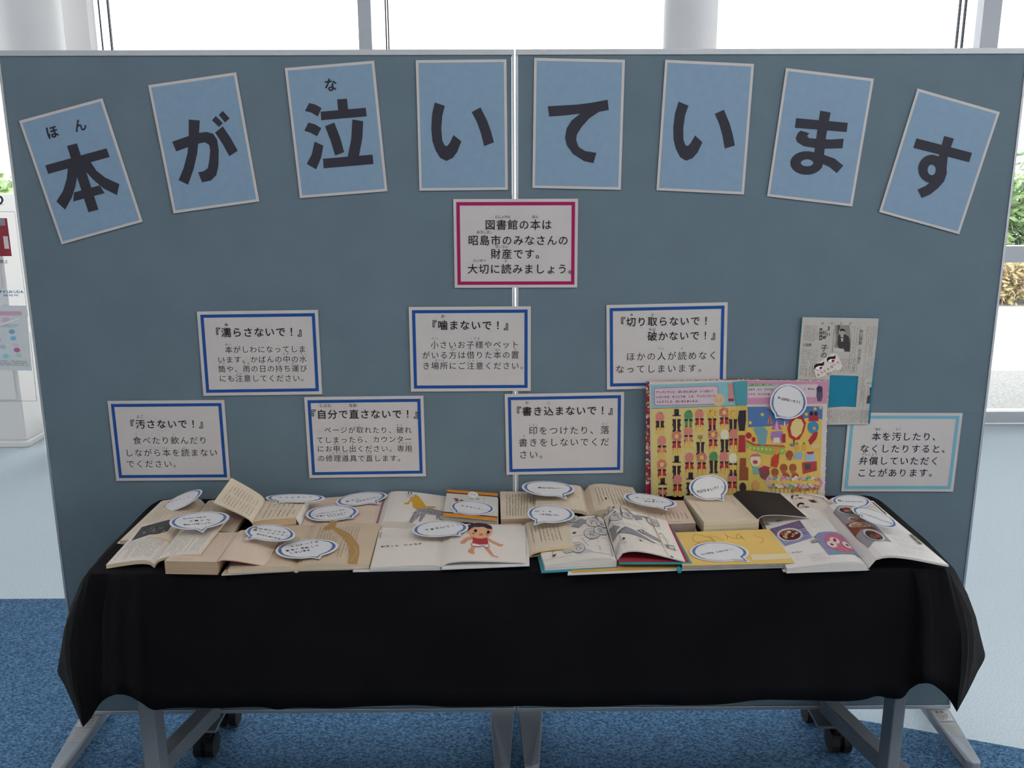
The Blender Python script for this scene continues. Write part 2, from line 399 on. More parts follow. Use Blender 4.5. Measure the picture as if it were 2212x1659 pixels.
bush(gx-1.0, gx+1.8, 8.8, 10.2, .5, 1.75, 7500, ML1, 'green leafy shrub outside, right of the display')
bush(gx-1.0, gx+1.8, 8.2, 8.9, 0, .62, 9000, ML2, 'low dry yellow-brown shrub outside, right of the display', 'ground_cover')
gx = aty(0, 380, 9).x
bush(gx-1.6, gx+.8, 8.6, 9.8, .2, 1.6, 3200, ML1, 'green leafy shrub outside behind the white cabinet')
M_pole = mat('pale_blue_paint', (.62, .84, .88), .6)
px_ = pxx(1156, 50, 20)
t = thing('light_pole', 'pale blue pole outside, seen over the middle of the boards', 'pole', (px_, 20, 0))
z_ = 0
MB().cyl((px_, 20, 0), (px_, 20, 7), .055, n=12).obj('shaft', M_pole, t, smooth=True)
for py in (28, 68, 84):
    z = aty(1156, py, 20).z; MB().cyl((px_, 20, z-.02), (px_, 20, z+.02), .075, n=12).obj('band', M_pole, t)
bx0, bx1 = pxx(1335, 90, 24), pxx(1405, 90, 24); bz = aty(1370, 86, 24).z
t = thing('distant_building', 'pale flat-roofed building outside, far beyond the glass', 'building', ((bx0+bx1)/2, 24, 0))
MB().box((bx0, 24, 0), (bx1, 27, bz-.25)).obj('wall', M_pole, t); MB().box((bx0-.05, 23.9, bz-.25), (bx1+.05, 27, bz)).obj('roof', mat('grey_blue_roof', (.45, .66, .72), .6), t)

# ================================================================== DISPLAY BOARDS
ZB, ZT = .085, 1.8104
M_foot = mat('silver_foot', (.33, .36, .40), .45, .25, noise=.03)
SX = .003                                   # seam
def board(x0, x1, outer, label):
    t = thing('display_board', label, 'display board', ((x0+x1)/2, .015, 0), 'pin board partitions')
    MB().box((x0+.006, 0, ZB+.012), (x1-.006, .03, ZT-.012)).obj('fabric_panel', M_board, t)
    MB().box((x0, -.003, ZT-.013), (x1, .033, ZT)).obj('top_rail', M_alu, t, bevel=.001)
    MB().box((x0, -.003, ZB), (x1, .033, ZB+.011)).obj('bottom_rail', M_alu, t, bevel=.001)
    for a in (x0, x1-.0055): MB().box((a, -.002, ZB+.011), (a+.0055, .032, ZT-.013)).obj('side_rail', M_alu, t)
    # feet: tapered bars, outer edge straight
    for side in (-1, 1):
        if side == -1: e, d = x0, 1
        else: e, d = x1, -1
        is_out = (side == outer)
        wb, wt = .068, .034
        o0 = -d*.004 if is_out else d*.004; tip = -d*.012 if is_out else d*.012
        yF, yB = -.165, .19
        P = [(e+o0, .03), (e+o0+d*wb, .03), (e+tip+d*(wt+.004)+(0 if is_out else d*.006), yF+.012), (e+tip+d*wt*.75, yF), (e+tip+d*.006, yF), (e+tip+(0 if is_out else d*.006), yF+.012)]
        B = [(e+o0, .03), (e+o0+d*wb, .03), (e+tip+d*wt, yB), (e+tip, yB)]
        mb = MB(); k = 0
        for poly, rev in ((P, 0), (B, 1)):
            zt = [.078 if abs(p[1]-.03) < 1e-6 else .030 for p in poly]; N = len(poly); k = len(mb.v)
            mb.v += [(x, y, z-(.020 if z > .05 else .026)) for (x, y), z in zip(poly, zt)] + [(x, y, z) for (x, y), z in zip(poly, zt)]
            mb.f += [tuple(k+i for i in range(N)), tuple(k+N+i for i in range(N))] + [(k+i, k+(i+1) % N, k+N+(i+1) % N, k+N+i) for i in range(N)]
        ft = mb.obj('foot', M_foot, t, bevel=.002)
        if is_out:
            # stickers on the sloping top of the outer feet
            def fp(a, yy, dz=.0012):
                kx = (yy-.03)/(yF+.012-.03); xo = (e+o0)+(tip-o0)*kx; ww = wb+(wt-wb)*kx
                return Vector((xo+d*ww*a, yy, .078+(.030-.078)*kx+dz))
            for nm, y0, y1, c in (('warning_sticker', .008, -.028, 0), ('paper_sticker', -.034, -.075, 1)):
                q = [fp(.12, y0), fp(.88, y0), fp(.88, y1), fp(.12, y1)]
                if d < 0: q = [q[1], q[0], q[3], q[2]]
                so = obj(nm, q, [(0, 1, 2, 3)], mat('silver_label', (.62, .6, .6), .3, .4) if c == 0 else mat('paper_label', (.40, .41, .41), .6), ft)
                sf = Surf(q, [(0,0),(1,0),(1,1),(0,1)]); ik = Ink(sf, .0003)
                if c == 0: ik.ell(.3, .18, .06, .1, '#6a5030'); ik.text('注意', (.45, .18), (.62, .18), .009, '#3a3030', px=False)
                ik.marks(.1, .35 if c == 0 else .1, .9, .92, 4, .004, '#303030' if c == 0 else '#8a8884', vert=False); ik.obj('print', ft)
    return t
board(-1.2, -SX/2, -1, 'left grey-blue fabric display board with aluminium rails, the one holding the first four title cards')
board(SX/2, 1.2, 1, 'right grey-blue fabric display board with aluminium rails, behind the standing picture book')

# ================================================================== PAPERS ON THE BOARD
PAPER_Y = [-.0035]
def sheet(name, corners, y, m=M_paper, label='', cat='poster', group=None, th=.0006):
    P = [aty(*c, y) for c in corners]; c = sum(P, Vector())/4
    t = thing(name, label, cat, c, group); s = Surf(P, corners)
    MB().prism([P[3], P[2], P[1], P[0]], (0, 1, 0), th).obj('sheet', m, t)
    return t, s
# --- big header cards
heads = [('本', [(41,261),(221,212),(308,479),(133,528)], (178,383), 'ほん'),
 ('が', [(320,184),(510,156),(560,435),(375,461)], (442,317), ''),
 ('泣', [(615,147),(808,131),(837,413),(648,428)], (733,290), 'な'),
 ('い', [(898,130),(1094,128),(1097,410),(906,412)], (999,284), ''),
 ('て', [(1154,125),(1350,129),(1341,410),(1150,406)], (1249,284), ''),
 ('い', [(1437,129),(1629,138),(1607,420),(1418,411)], (1521,286), ''),
 ('ま', [(1698,147),(1888,170),(1841,446),(1657,424)], (1769,308), ''),
 ('す', [(1982,191),(2160,242),(2072,506),(1899,458)], (2036,360), '')]

c1 = lambda q: (q[0]/2.962, q[1]/2.962); cB = lambda q: (740+q[0]/2.962, q[1]/2.962); cC = lambda q: (1472+q[0]/2.962, q[1]/2.962); cI = lambda q: q
def ring_pts(cx, cy, rx, ry, ix, iy, hx, hy, n=22, rot=0):
    O = []
    cr, sr = math.cos(rot), math.sin(rot)
    f = lambda x, y, a, b, t: (x+a*math.cos(t)*cr-b*math.sin(t)*sr, y+a*math.cos(t)*sr+b*math.sin(t)*cr)
    for i in range(n):
        a, b = 2*math.pi*i/n, 2*math.pi*(i+1)/n; O.append([f(cx,cy,rx,ry,a), f(cx,cy,rx,ry,b), f(hx,hy,ix,iy,b), f(hx,hy,ix,iy,a)])
    return O
_I = [[(590,655),(655,676),(638,740),(632,820),(638,895),(652,928),(668,934),(685,915),(710,863),(760,903),(735,970),(705,1010),(665,1029),(625,1010),(595,960),(575,900),(568,820),(573,730)], [(826,716),(883,686),(925,770),(950,840),(969,910),(906,934),(885,850),(860,780)]]
def _rot(P, c, d, a): return [(c[0]+d[0]+(x-c[0])*math.cos(a)-(y-c[1])*math.sin(a), c[1]+d[1]+(x-c[0])*math.sin(a)+(y-c[1])*math.cos(a)) for x, y in P]
STROKES = [
 [[c1(q) for q in P] for P in ([(290,1057),(683,948),(703,1003),(310,1112)], [(430,933),(494,916),(632,1340),(568,1357)], [(437,1060),(430,1140),(405,1220),(362,1288),(418,1341),(462,1262),(485,1190),(497,1120),(505,1040)], [(560,1010),(585,1040),(620,1092),(675,1135),(765,1177),(750,1248),(665,1205),(600,1150),(545,1090),(510,1030)], [(475,1230),(640,1184),(671,1235),(470,1288)])],
 [[c1(q) for q in P] for P in ([(1102,906),(1205,870),(1270,850),(1320,843),(1365,855),(1390,893),(1400,960),(1398,1060),(1385,1120),(1350,1155),(1293,1166),(1268,1102),(1305,1095),(1330,1075),(1340,1020),(1345,960),(1338,925),(1310,910),(1265,920),(1200,942),(1128,968)], [(1208,764),(1279,770),(1272,880),(1262,980),(1240,1080),(1204,1182),(1143,1152),(1175,1075),(1200,980),(1208,880)], [(1376,848),(1426,808),(1475,880),(1522,964),(1468,999),(1425,920)], [(1356,769),(1381,741),(1426,787),(1401,812)], [(1400,735),(1425,709),(1470,757),(1440,783)])],
 [[c1(q) for q in P] for P in ([(1951,708),(1978,657),(2020,668),(2058,690),(2033,743),(1995,720)], [(1947,835),(1973,782),(2015,793),(2056,818),(2029,870),(1985,846)], [(1963,1047),(1995,985),(2013,904),(2069,930),(2055,1005),(2023,1082)])] +
 [[(728,214),(749.5,212.7),(752.5,240),(731,242)], [(692.8,240.7),(790,232),(792.3,250.5),(694,259)], [(702,272),(722,264),(735,297),(743.5,328),(724,335.6),(715,305)], [(761.3,257.3),(784.6,261),(783,297),(775.5,336),(751,338),(758.6,300.5)], [(697.8,342.3),(804.8,333.2),(806.8,353.8),(699.2,363)]],
 [[cB(q) for q in P] for P in _I],
 [[cB(q) for q in [(1313,679),(1500,668),(1600,655),(1696,637),(1703,703),(1640,715),(1580,755),(1530,810),(1499,860),(1494,895),(1510,938),(1550,965),(1624,977),(1605,1043),(1545,1030),(1475,985),(1435,930),(1423,880),(1433,820),(1465,770),(1520,726),(1420,738),(1322,745)]]],
 [_rot([cB(q) for q in P], (999,284), (522,1.5), math.radians(4)) for P in _I],
 [[cC(q) for q in P] for P in [[(887,708),(954,720),(925,870),(912,985),(908,1040),(895,1080),(868,1010),(848,980),(865,860)], [(733,756),(1064,786),(1056,845),(725,818)], [(760,836),(818,852),(803,870),(815,884),(860,888),(950,893),(1037,887),(1030,949),(920,952),(850,947),(780,935),(740,910),(730,885),(742,855)], [(895,985),(980,1015),(1035,1060),(993,1108),(945,1068),(880,1040)]] + ring_pts(800,1043,105,76,40,22,803,1042)],
 [[cC(q) for q in P] for P in [[(1503,885),(1858,978),(1840,1038),(1483,946)], [(1680,870),(1743,887),(1703,1000),(1698,1060),(1690,1090),(1630,1090),(1645,1000)], [(1695,1040),(1697,1110),(1680,1160),(1640,1205),(1590,1245),(1536,1268),(1509,1213),(1560,1190),(1600,1158),(1630,1110)]] + ring_pts(1601,1081,88,91,26,34,1600,1087)]]
hl = ['tilted blue title card with kanji for book and small kana above, far left', 'blue title card with one voiced kana, second from the left', 'blue title card with kanji for crying and one small kana above',
      'blue title card with two-stroke kana, just left of the board seam', 'blue title card with single hooked kana, just right of the board seam', 'blue title card with two-stroke kana, third from the right',
      'slightly tilted blue title card with looped kana, second from the right', 'strongly tilted blue title card with looped kana, far right']
for (ch, cs, cen, rb), lb, strk in zip(heads, hl, STROKES):
    t, s = sheet('title_card', cs, -.0035, label=lb, cat='title card', group='blue title cards across the boards')
    iu, iv = .0062/.21, .0062/.297
    Ink(s, .0004).rect(iu, iv, 1-iu, 1-iv, (.225, .335, .455)).obj('blue_field', t)
    k = Ink(s, .0008)
    for j, P_ in enumerate(strk): k.off += 1e-5; k.px(P_, (.036, .034, .048))
    if rb == 'ほん': k.text(rb, (113,285), (173,270), .031, (.03,.028,.04), .026, res=4)
    if rb == 'な': k.text(rb, (714,183), (714.01,183), .031, (.03,.028,.04), .026, res=4)
    k.obj('lettering', t)
# --- notices: (corners), frame colour, lines in crop coordinates
def notice(name, ox, oy, sc, cs, fc, lines, label, y=-.0035, pxmm=1.13, fr=(.0079, .0079)):
    cv = lambda p: (ox+p[0]/sc, oy+p[1]/sc)
    cs = [cv(c) for c in cs]
    t, s = sheet('notice', cs, y, label=label, cat='notice', group='printed notices with coloured frames')
    W_, H_ = s.size(); a, b = fr
    Ink(s, .0004).ring(a/W_, a/H_, 1-a/W_, 1-a/H_, b/W_, b/H_, fc).obj('border', t)
    k = Ink(s, .0008)
    mpp = W_/math.hypot(cs[1][0]-cs[0][0], cs[1][1]-cs[0][1])/sc*1.0
    for txt, p0, p1, em, bold, c in lines:
        if p1 is None: p1 = (p0[0]+.01, p0[1])
        k.text(txt, cv(p0), cv(p1), em*mpp, c, bold)
    k.obj('lettering', t); return t
BLU = (.010, .075, .30); TX = '#26242a'; TB = '#3d3a3e'; TR_ = '#6e6a6c'
def rub(txt, x, y, em, pitch=None, c=TR_, bold=0):
    p = pitch or em; n = len(txt)-1; return (txt, (x-n*p/2, y), (x+n*p/2+.01, y), em, bold, c)
notice('n', 940, 400, 6.1444, [(240,184),(1898,180),(1886,1358),(259,1362)], (.36, .008, .105), [
 ('図書館の本は', (730,525), (1480,522), 142, .010, TX), ('昭島市のみなさんの', (507,730), (1700,730), 142, .010, TX), ('財産です。', (805,910), (1400,910), 142, .010, TX), ('大切に読みましょう。', (498,1110), (1838,1110), 142, .010, TX),
 rub('としょかん', 897, 417, 46, 43, TX), rub('ほん', 1327, 417, 46, 43, TX), rub('あきしまし', 658, 622, 46, 43, TX), rub('ざいさん', 885, 815, 46, 43, TX), rub('たいせつ', 590, 998, 46, 43, TX), rub('よ', 940, 998, 46, None, TX)],
 'magenta-framed notice at the board seam below the title cards', fr=(.0072, .0082))
notice('n', 400, 640, 6.9125, [(174,228),(1982,203),(2047,1463),(272,1487)], BLU, [
 ('『濡らさないで！』', (451,540), (1750,527), 155, .016, TX), rub('ぬ', 615, 420, 56, None, TX, .01),
 ('本がしわになってしま', (652,795), (1748,785), 116, 0, TB), ('います。かばんの中の水', (540,945), (1760,935), 116, 0, TB), ('筒や、雨の日の持ち運び', (550,1085), (1768,1075), 116, 0, TB), ('にも注意してください。', (563,1225), (1783,1220), 116, 0, TB),
 rub('ほん', 645, 718, 38, 56), rub('なか', 1505, 858, 38, 56), rub('すい', 1762, 857, 38, 56), rub('とう', 545, 1003, 38, 60), rub('あめ', 917, 1002, 38, 60), rub('ひ', 1152, 1000, 38), rub('も', 1400, 1000, 38), rub('はこ', 1633, 996, 38, 52), rub('ちゅうい', 865, 1155, 38, 52)],
 'blue-framed notice about not getting books wet, upper left')
notice('n', 860, 640, 6.9125, [(157,160),(1982,150),(1980,1413),(192,1424)], BLU, [
 ('『噛まないで！』', (502,430), (1655,432), 155, .016, TX), rub('か', 670, 297, 62, None, TX, .01),
 ('小さいお子様やペット', (545,725), (1745,718), 124, 0, TB), ('がいる方は借りた本の置', (418,878), (1748,873), 124, 0, TB), ('き場所にご注意ください。', (420,1037), (1881,1035), 124, 0, TB),
 rub('ちい', 548, 630, 40, 58), rub('こさま', 1147, 628, 40, 55), rub('かた', 822, 793, 40, 42), rub('か', 1083, 793, 40), rub('ほん', 1485, 795, 40, 42), rub('お', 1745, 793, 40), rub('ばしょ', 622, 952, 40, 55), rub('ちゅうい', 1150, 957, 40, 55)],
 'blue-framed notice about not biting books, upper middle at the seam')
notice('n', 1290, 630, 6.9125, [(138,200),(1950,158),(1921,1430),(146,1462)], BLU, [
 ('『切り取らないで！', (345,452), (1622,432), 150, .014, TX), ('破かないで！』', (820,665), (1772,648), 150, .014, TX), rub('き', 512, 347, 50, None, TX), rub('と', 827, 343, 50, None, TX), rub('やぶ', 818, 565, 56, 56, TX),
 ('ほかの人が読めなく', (497,970), (1728,948), 140, 0, TB), ('なってしまいます。', (340,1157), (1572,1138), 140, 0, TB), rub('ひと', 955, 848, 42, 50), rub('よ', 1263, 843, 42)],
 'blue-framed notice about not cutting or tearing, partly behind the standing picture book')
notice('n', 210, 840, 6.9125, [(152,180),(1896,166),(1990,1363),(286,1375)], BLU, [
 ('『汚さないで！』', (488,527), (1590,522), 148, .014, TX), rub('よご', 637, 410, 56, 56, TX),
 ('食べたり飲んだり', (597,770), (1582,768), 130, 0, TB), ('しながら本を読まない', (477,955), (1735,950), 130, 0, TB), ('でください。', (497,1120), (1195,1118), 130, 0, TB),
 rub('た', 587, 683, 36), rub('の', 1140, 683, 36), rub('ほん', 1020, 878, 36, 48), rub('よ', 1300, 878, 36)],
 'blue-framed notice about not dirtying books, lower left')
notice('n', 640, 840, 7.3733, [(124,132),(2025,108),(2065,1393),(208,1420)], BLU, [
 ('『自分で直さないで！』', (235,405), (1946,398), 162, .016, TX), rub('じぶん', 462, 262, 66, 66, TX, .01), rub('なお', 903, 260, 66, 66, TX, .01),
 ('ページが取れたり、破れ', (502,655), (1783,655), 120, 0, TB), ('てしまったら、カウンター', (380,815), (1785,800), 120, 0, TB), ('にお申し出ください。専用', (390,955), (1790,950), 120, 0, TB), ('の修理道具で直します。', (400,1105), (1675,1105), 120, 0, TB),
 rub('と', 1010, 580, 40), rub('やぶ', 1645, 575, 40, 56), rub('もう', 650, 885, 40, 56), rub('で', 898, 885, 40), rub('せんよう', 1727, 865, 40, 56), rub('しゅうりどうぐ', 700, 1025, 40, 56), rub('なお', 1165, 1020, 40, 52)],
 'blue-framed notice about not repairing books yourself, lower middle left of the seam')
notice('n', 1070, 830, 7.3733, [(148,158),(2052,124),(2036,1410),(178,1445)], BLU, [
 ('『書き込まないで！』', (333,432), (1880,412), 162, .016, TX), rub('か', 505, 295, 62, None, TX), rub('こ', 848, 293, 62, None, TX),
 ('印をつけたり、落', (603,740), (1745,728), 150, 0, TB), ('書きをしないでくだ', (443,930), (1745,915), 150, 0, TB), ('さい。', (448,1120), (772,1118), 150, 0, TB), rub('しるし', 607, 645, 42, 56), rub('らく', 1745, 630, 42, 56), rub('が', 460, 825, 42)],
 'blue-framed notice about not writing in books, lower middle at the seam')
notice('n', 1800, 880, 7.3733, [(245,85),(2063,90),(1908,1342),(128,1338)], (.17, .43, .54), [
 ('本を汚したり、', (685,463), (1650,465), 150, .008, '#26223a'), ('なくしたりすると、', (500,655), (1800,660), 150, .008, '#26223a'), ('弁償していただく', (478,848), (1615,852), 150, .008, '#26223a'), ('ことがあります。', (455,1040), (1595,1040), 150, .008, '#26223a'),
 rub('ほん', 710, 345, 46, 46, TX), rub('よご', 1035, 345, 46, 46, TX), rub('べんしょう', 575, 748, 46, 52, TX)],
 'light-blue-framed notice at the lower right of the boards', fr=(.0072, .0082))
# --- newspaper clipping on teal card
cv = lambda x, y: (1700+x/6.382, 670+y/6.382)
cs = [cv(205,92), cv(1268,106), cv(1145,1562), cv(85,1545)]
t = thing('newspaper_clipping', 'cut newspaper page on teal backing card with a square hole, beside the standing book', 'newspaper', aty(1810, 800, -.006))
P = [aty(*c, -.006) for c in cs]; M_teal = mat('teal_card', (.008, .20, .31), .7, noise=.04)
MB().prism([P[3], P[2], P[1], P[0]], (0, 1, 0), .001).obj('backing_card', M_teal, t)
out = [(215,97),(640,104),(1265,114),(1240,420),(1206,700),(1160,1090),(1112,1572),(560,1580),(110,1545),(150,950),(165,700),(180,500),(198,300)]
hole = [(590,902),(626,896),(985,908),(968,1120),(948,1338),(760,1330),(565,1346),(580,1100)]
P2 = [[Vector(aty(*cv(*q), -.0072)) for q in r] for r in (out, hole)]
fl = P2[0]+P2[1]; fcs = [tuple(x) for x in tessellate_polygon(P2)]
n0 = len(fl); vv = fl+[p+Vector((0, .0006, 0)) for p in fl]
fs = fcs+[tuple(n0+i for i in f) for f in fcs]
for base, n in ((0, len(out)), (len(out), len(hole))):
    for i in range(n): j = (i+1) % n; fs.append((base+i, base+j, n0+base+j, n0+base+i))
obj('newspaper', vv, fs, mat('newsprint', (.50, .47, .43), .85, noise=.05, scale=20), t)
q4 = [(215,97),(1265,114),(1112,1572),(110,1545)]
s = Surf([aty(*cv(*q), -.0072) for q in q4], [cv(*q) for q in q4]); k = Ink(s, .0003)
def nbox(x0, y0, x1, y1, cols, em=.0032, c='#6b645c'):
    u0, v0 = s.uv(*cv(x0, y0)); u1, v1 = s.uv(*cv(x1, y1)); k.marks(u0, v0, u1, v1, cols, em, c, gap=1.05)
nbox(235,205,400,440,9); nbox(200,540,400,930,9); nbox(160,780,400,940,6); nbox(880,215,960,890,4); nbox(1090,215,1230,660,6); nbox(1090,710,1180,960,4); nbox(700,670,960,890,10); nbox(990,930,1040,1330,3)
nbox(570,1370,1120,1560,20); nbox(1050,1040,1090,1560,2); nbox(1100,1320,1130,1560,2); nbox(400,300,430,420,1)
k.text('読売新聞', cv(490,183), cv(870,186), .007, '#7a736a')
k.px([cv(*q) for q in ((655,208),(862,208),(878,420),(862,580),(640,572),(668,400))], '#8a8680'); k.layer()
k.px([cv(*q) for q in ((690,205),(730,208),(722,330),(690,340))], '#57534f')
k.px([cv(*q) for q in ((700,350),(745,325),(800,335),(850,370),(868,470),(862,578),(780,575),(770,520),(720,560),(690,480))], '#3f3c3c'); k.layer()
k.px([cv(*q) for q in ((735,345),(775,345),(770,430),(745,440))], '#b9b4ae')
k.ell(*s.uv(*cv(757,300)), .048, .034, '#a59d95'); k.layer(); k.px([cv(*q) for q in ((720,300),(730,262),(765,252),(800,275),(795,305),(770,285),(735,290))], '#2b2828')
k.px([cv(*q) for q in ((640,520),(700,525),(790,550),(780,578),(640,572))], '#c2bdb5')
k.px([cv(*q) for q in ((740,372),(772,378),(770,388),(740,384))], '#2b2828')
k.vtext('井山棋聖　光る強さ', s.uv(*cv(1020,300))[0]+.004, s.uv(*cv(1030,295))[1], s.uv(*cv(1000,720))[1], .0098, '#4b4642')
k.text('た長男', cv(235,482), cv(315,484), .0088, '#4b4642'); k.text('子', cv(510,525), cv(511,525), .0185, '#3a3634', .01); k.text('の', cv(503,622), cv(504,622), .017, '#3a3634', .01)
k.text('3', cv(590,250), cv(591,250), .014, '#2c2929', .02); k.text('11', cv(565,335), cv(598,335), .011, '#2c2929', .02); k.text('記', cv(515,310), cv(516,310), .010, '#2c2929', .01); k.text('録', cv(512,378), cv(513,378), .010, '#2c2929', .01)
k.px([cv(*q) for q in ((448,250),(485,252),(480,415),(438,418))], '#55504c'); k.layer(); k.vtext('震災後', s.uv(*cv(464,300))[0], s.uv(*cv(464,290))[1], s.uv(*cv(462,385))[1], .006, '#cfcac2')
k.line([cv(645,262), cv(620,590)], .0008, '#55504c', px=True); k.line([cv(1108,265), cv(1020,1250)], .0005, '#8a837a', px=True); k.line([cv(1130,690), cv(1208,692)], .0005, '#55504c', px=True)
k.text('ふわり', cv(1100,1010), cv(1160,1012), .006, '#4b4642'); k.px([cv(*q) for q in ((1140,1070),(1165,1072),(1142,1292),(1096,1290),(1110,1190),(1140,1170))], '#4a4644')
k.obj('newsprint_text', t)
t = thing('eye_sticker_card', 'small white card with two drawn red eyes, stuck on the newspaper page', 'card', aty(1787, 790, -.0085))
cp = [(360,770),(610,602),(655,597),(690,610),(765,768),(745,812),(430,938),(398,925)]
pl = Plane((0, -.0085, 0), (0, -1, 0)); MB().prism([pl.at(*cv(*q)) for q in cp][::-1], (0, 1, 0), .0008).obj('card', M_offw, t)
q4 = [(340,780),(640,590),(770,780),(430,950)]; s = Surf([aty(*cv(*q), -.0085) for q in q4], [cv(*q) for q in q4]); k = Ink(s, .0003)
for dx, dy in ((0, 0), (168, -97)):
    E = lambda *q: [cv(a+dx, b+dy) for a, b in q]
    k.px(E((372,822),(368,770),(395,745),(440,738),(470,735),(498,712),(500,745),(478,772),(430,770),(395,790)), '#17141a')
    k.px(E((385,795),(420,775),(480,778),(492,800),(465,830),(410,825)), '#f0eeee'); k.layer()
    k.ell(*s.uv(*cv(455+dx, 800+dy)), .065, .085, '#b0222e'); k.layer(); k.ell(*s.uv(*cv(446+dx, 792+dy)), .025, .035, '#3a0a10'); k.off -= .00024
    k.line(E((390,812),(420,832),(455,832)), .0008, '#17141a', px=True); k.line(E((480,770),(496,768)), .0007, '#17141a', px=True)
k.text('きりとらないで', cv(430,890), cv(692,722), .0072, '#1d1a1c', .012, jit=.12); k.text('下さい！', cv(545,892), cv(668,826), .0080, '#1d1a1c', .012, jit=.12)
k.obj('drawing', t)

# ================================================================== TABLE AND CLOTH
M_leg = mat('grey_steel', (.23, .25, .27), .5, .2, noise=.03); M_rub = mat('black_rubber', (.012, .012, .013), .6)
t = thing('folding_table', 'low folding table with grey steel legs on casters, under the black cloth', 'table', (0, -.23, 0))
MB().box((-.90, -.45, .68), (.90, -.006, .705)).obj('tabletop', mat('table_laminate', (.5, .48, .45), .5, noise=.04), t, bevel=.004)
for sd in (-1, 1):
    la, lb = (aty(301, 1566, -.385).x, aty(335, 1566, -.385).x) if sd < 0 else (aty(1927, 1566, -.385).x, aty(1953, 1566, -.385).x)
    MB().box((la, -.385, .10), (lb, -.33, .68)).obj('leg', M_leg, t, bevel=.003)
    MB().beam((-.93 if sd < 0 else .955, -.43, .108), (-.828 if sd < 0 else .850, -.012, .108), .042, .045).obj('foot_bar', M_leg, t, bevel=.003)
    for (cx, cy) in (((-.835, -.066), (-.815, .075), (-.93, -.44)) if sd < 0 else ((.870, -.066), (.848, .072), (.955, -.44))):
        mb = MB().cyl((cx-.026, cy, .034), (cx-.006, cy, .034), .0335, n=22).cyl((cx+.006, cy, .034), (cx+.026, cy, .034), .0335, n=22)
        cs_ = mb.obj('caster', M_rub, t)
        MB().box((cx-.006, cy-.022, .03), (cx+.006, cy+.022, .066)).box((cx-.018, cy-.02, .066), (cx+.018, cy+.02, .074)).obj('caster_fork', M_rub, cs_)
    MB().box((sd*.84-.03, -.075, .074), (sd*.84+.035, .085, .082)).obj('caster_bracket', M_leg, t)
def smooth_path(pts, n):      # closed=False catmull-rom through n-dim tuples
    out = []
    for i in range(len(pts)-1):
        p0 = pts[max(0, i-1)]; p1 = pts[i]; p2 = pts[i+1]; p3 = pts[min(len(pts)-1, i+2)]
        for k in range(n):
            t_ = k/n; out.append(tuple(.5*((2*b)+(-a+c)*t_+(2*a-5*b+4*c-d)*t_*t_+(-a+3*b-3*c+d)*t_**3) for a, b, c, d in zip(p0, p1, p2, p3)))
    out.append(tuple(pts[-1])); return out
hy = -.468
def hem(px, py, y): p = aty(px, py, y); return (p.x, y, p.z)
# stations: (top x, top y) + hem point
st = [((-.905, -.008), hem(150, 1400, -.02)), ((-.907, -.05), hem(124, 1445, -.07)), ((-.909, -.18), hem(140, 1482, -.20)), ((-.911, -.32), hem(159, 1525, -.35)), ((-.911, -.41), hem(171, 1553, -.46))]
st.append(((-.910, -.435), hem(179, 1571, -.505)))
for p in ((196,1552), (214,1522), (232,1507), (255,1501), (280,1507), (305,1521), (330,1535), (370,1530), (430,1528), (560,1529), (598,1534), (640,1530), (760,1527), (900,1525), (1112,1527), (1300,1525), (1500,1523), (1640,1514), (1780,1513), (1860,1512), (1895,1505), (1918,1509), (1942,1511), (1955,1505), (1968,1489), (1990,1477), (2012,1478), (2032,1491), (2050,1510)):
    y = hy - (.025 if p[0] in (232, 255, 280, 1990, 2012) else 0) - (.02 if p[0] < 235 or p[0] > 2020 else 0)
    h = hem(*p, y); xx = max(-.900, min(.905, h[0]*(.905/.93))); st.append(((xx, -.452), h))
st.append(((.912, -.435), hem(2067, 1538, -.505)))
st += [((.913, -.41), hem(2078, 1518, -.46)), ((.912, -.32), hem(2092, 1492, -.35)), ((.911, -.18), hem(2110, 1455, -.20)), ((.909, -.05), hem(2128, 1412, -.07)), ((.907, -.008), hem(2100, 1370, -.02))]
flat = [(a[0], a[1], b[0], b[1], b[2]) for a, b in st]; 
nc = flat.index(next(f for f in flat if abs(f[0]+.910) < 1e-6 and abs(f[1]+.435) < 1e-6)); nd = max(i for i, f in enumerate(flat) if abs(f[0]-.912) < 1e-6 and abs(f[1]+.435) < 1e-6)
ring_ = smooth_path(flat[:nc+1], 7)[:-1]+smooth_path(flat[nc:nd+1], 7)[:-1]+smooth_path(flat[nd:], 7)
V = []; Fc = []; rows = [0, .02, .05, .10, .18, .3, .45, .6, .75, .88, 1]; R_ = len(rows)
for i, (tx, ty, hx, hy_, hz) in enumerate(ring_):
    top = Vector((tx, ty, .7115)); hm = Vector((hx, hy_, hz))
    outx = (hx-tx); outy = (hy_-ty)
    for q in rows:
        a = q; r = 1-(1-a)**2.2 if q < .3 else None
        flare = (.5*a+.5*min(1, a*3)**.6 if abs(tx) < .86 else .8*a+.2*min(1, a*2.2)**.7) if a > 0 else 0
        p = Vector((tx+outx*flare, ty+outy*flare, top.z+(hz-top.z)*a))
        if q < .12: p.z = top.z-(top.z-hz)*q*(q/.12)**.6
        wv = math.sin(p.x*23+1.3)*.003*a + math.sin(p.x*51)*.001*a
        if ty < -.44 and abs(p.x) < .86: p.y += wv
        if abs(tx) > .9:
            amp = .046 if ty > -.36 else (.03 if ty > -.43 else .018)
            p.x += math.copysign(amp*math.sin(math.pi*min(1, a*1.05))**.8 if a < .95 else 0, tx)
        V.append(p)
for i in range(len(ring_)-1):
    for j in range(R_-1): k = i*R_+j; Fc.append((k, k+R_, k+R_+1, k+1))
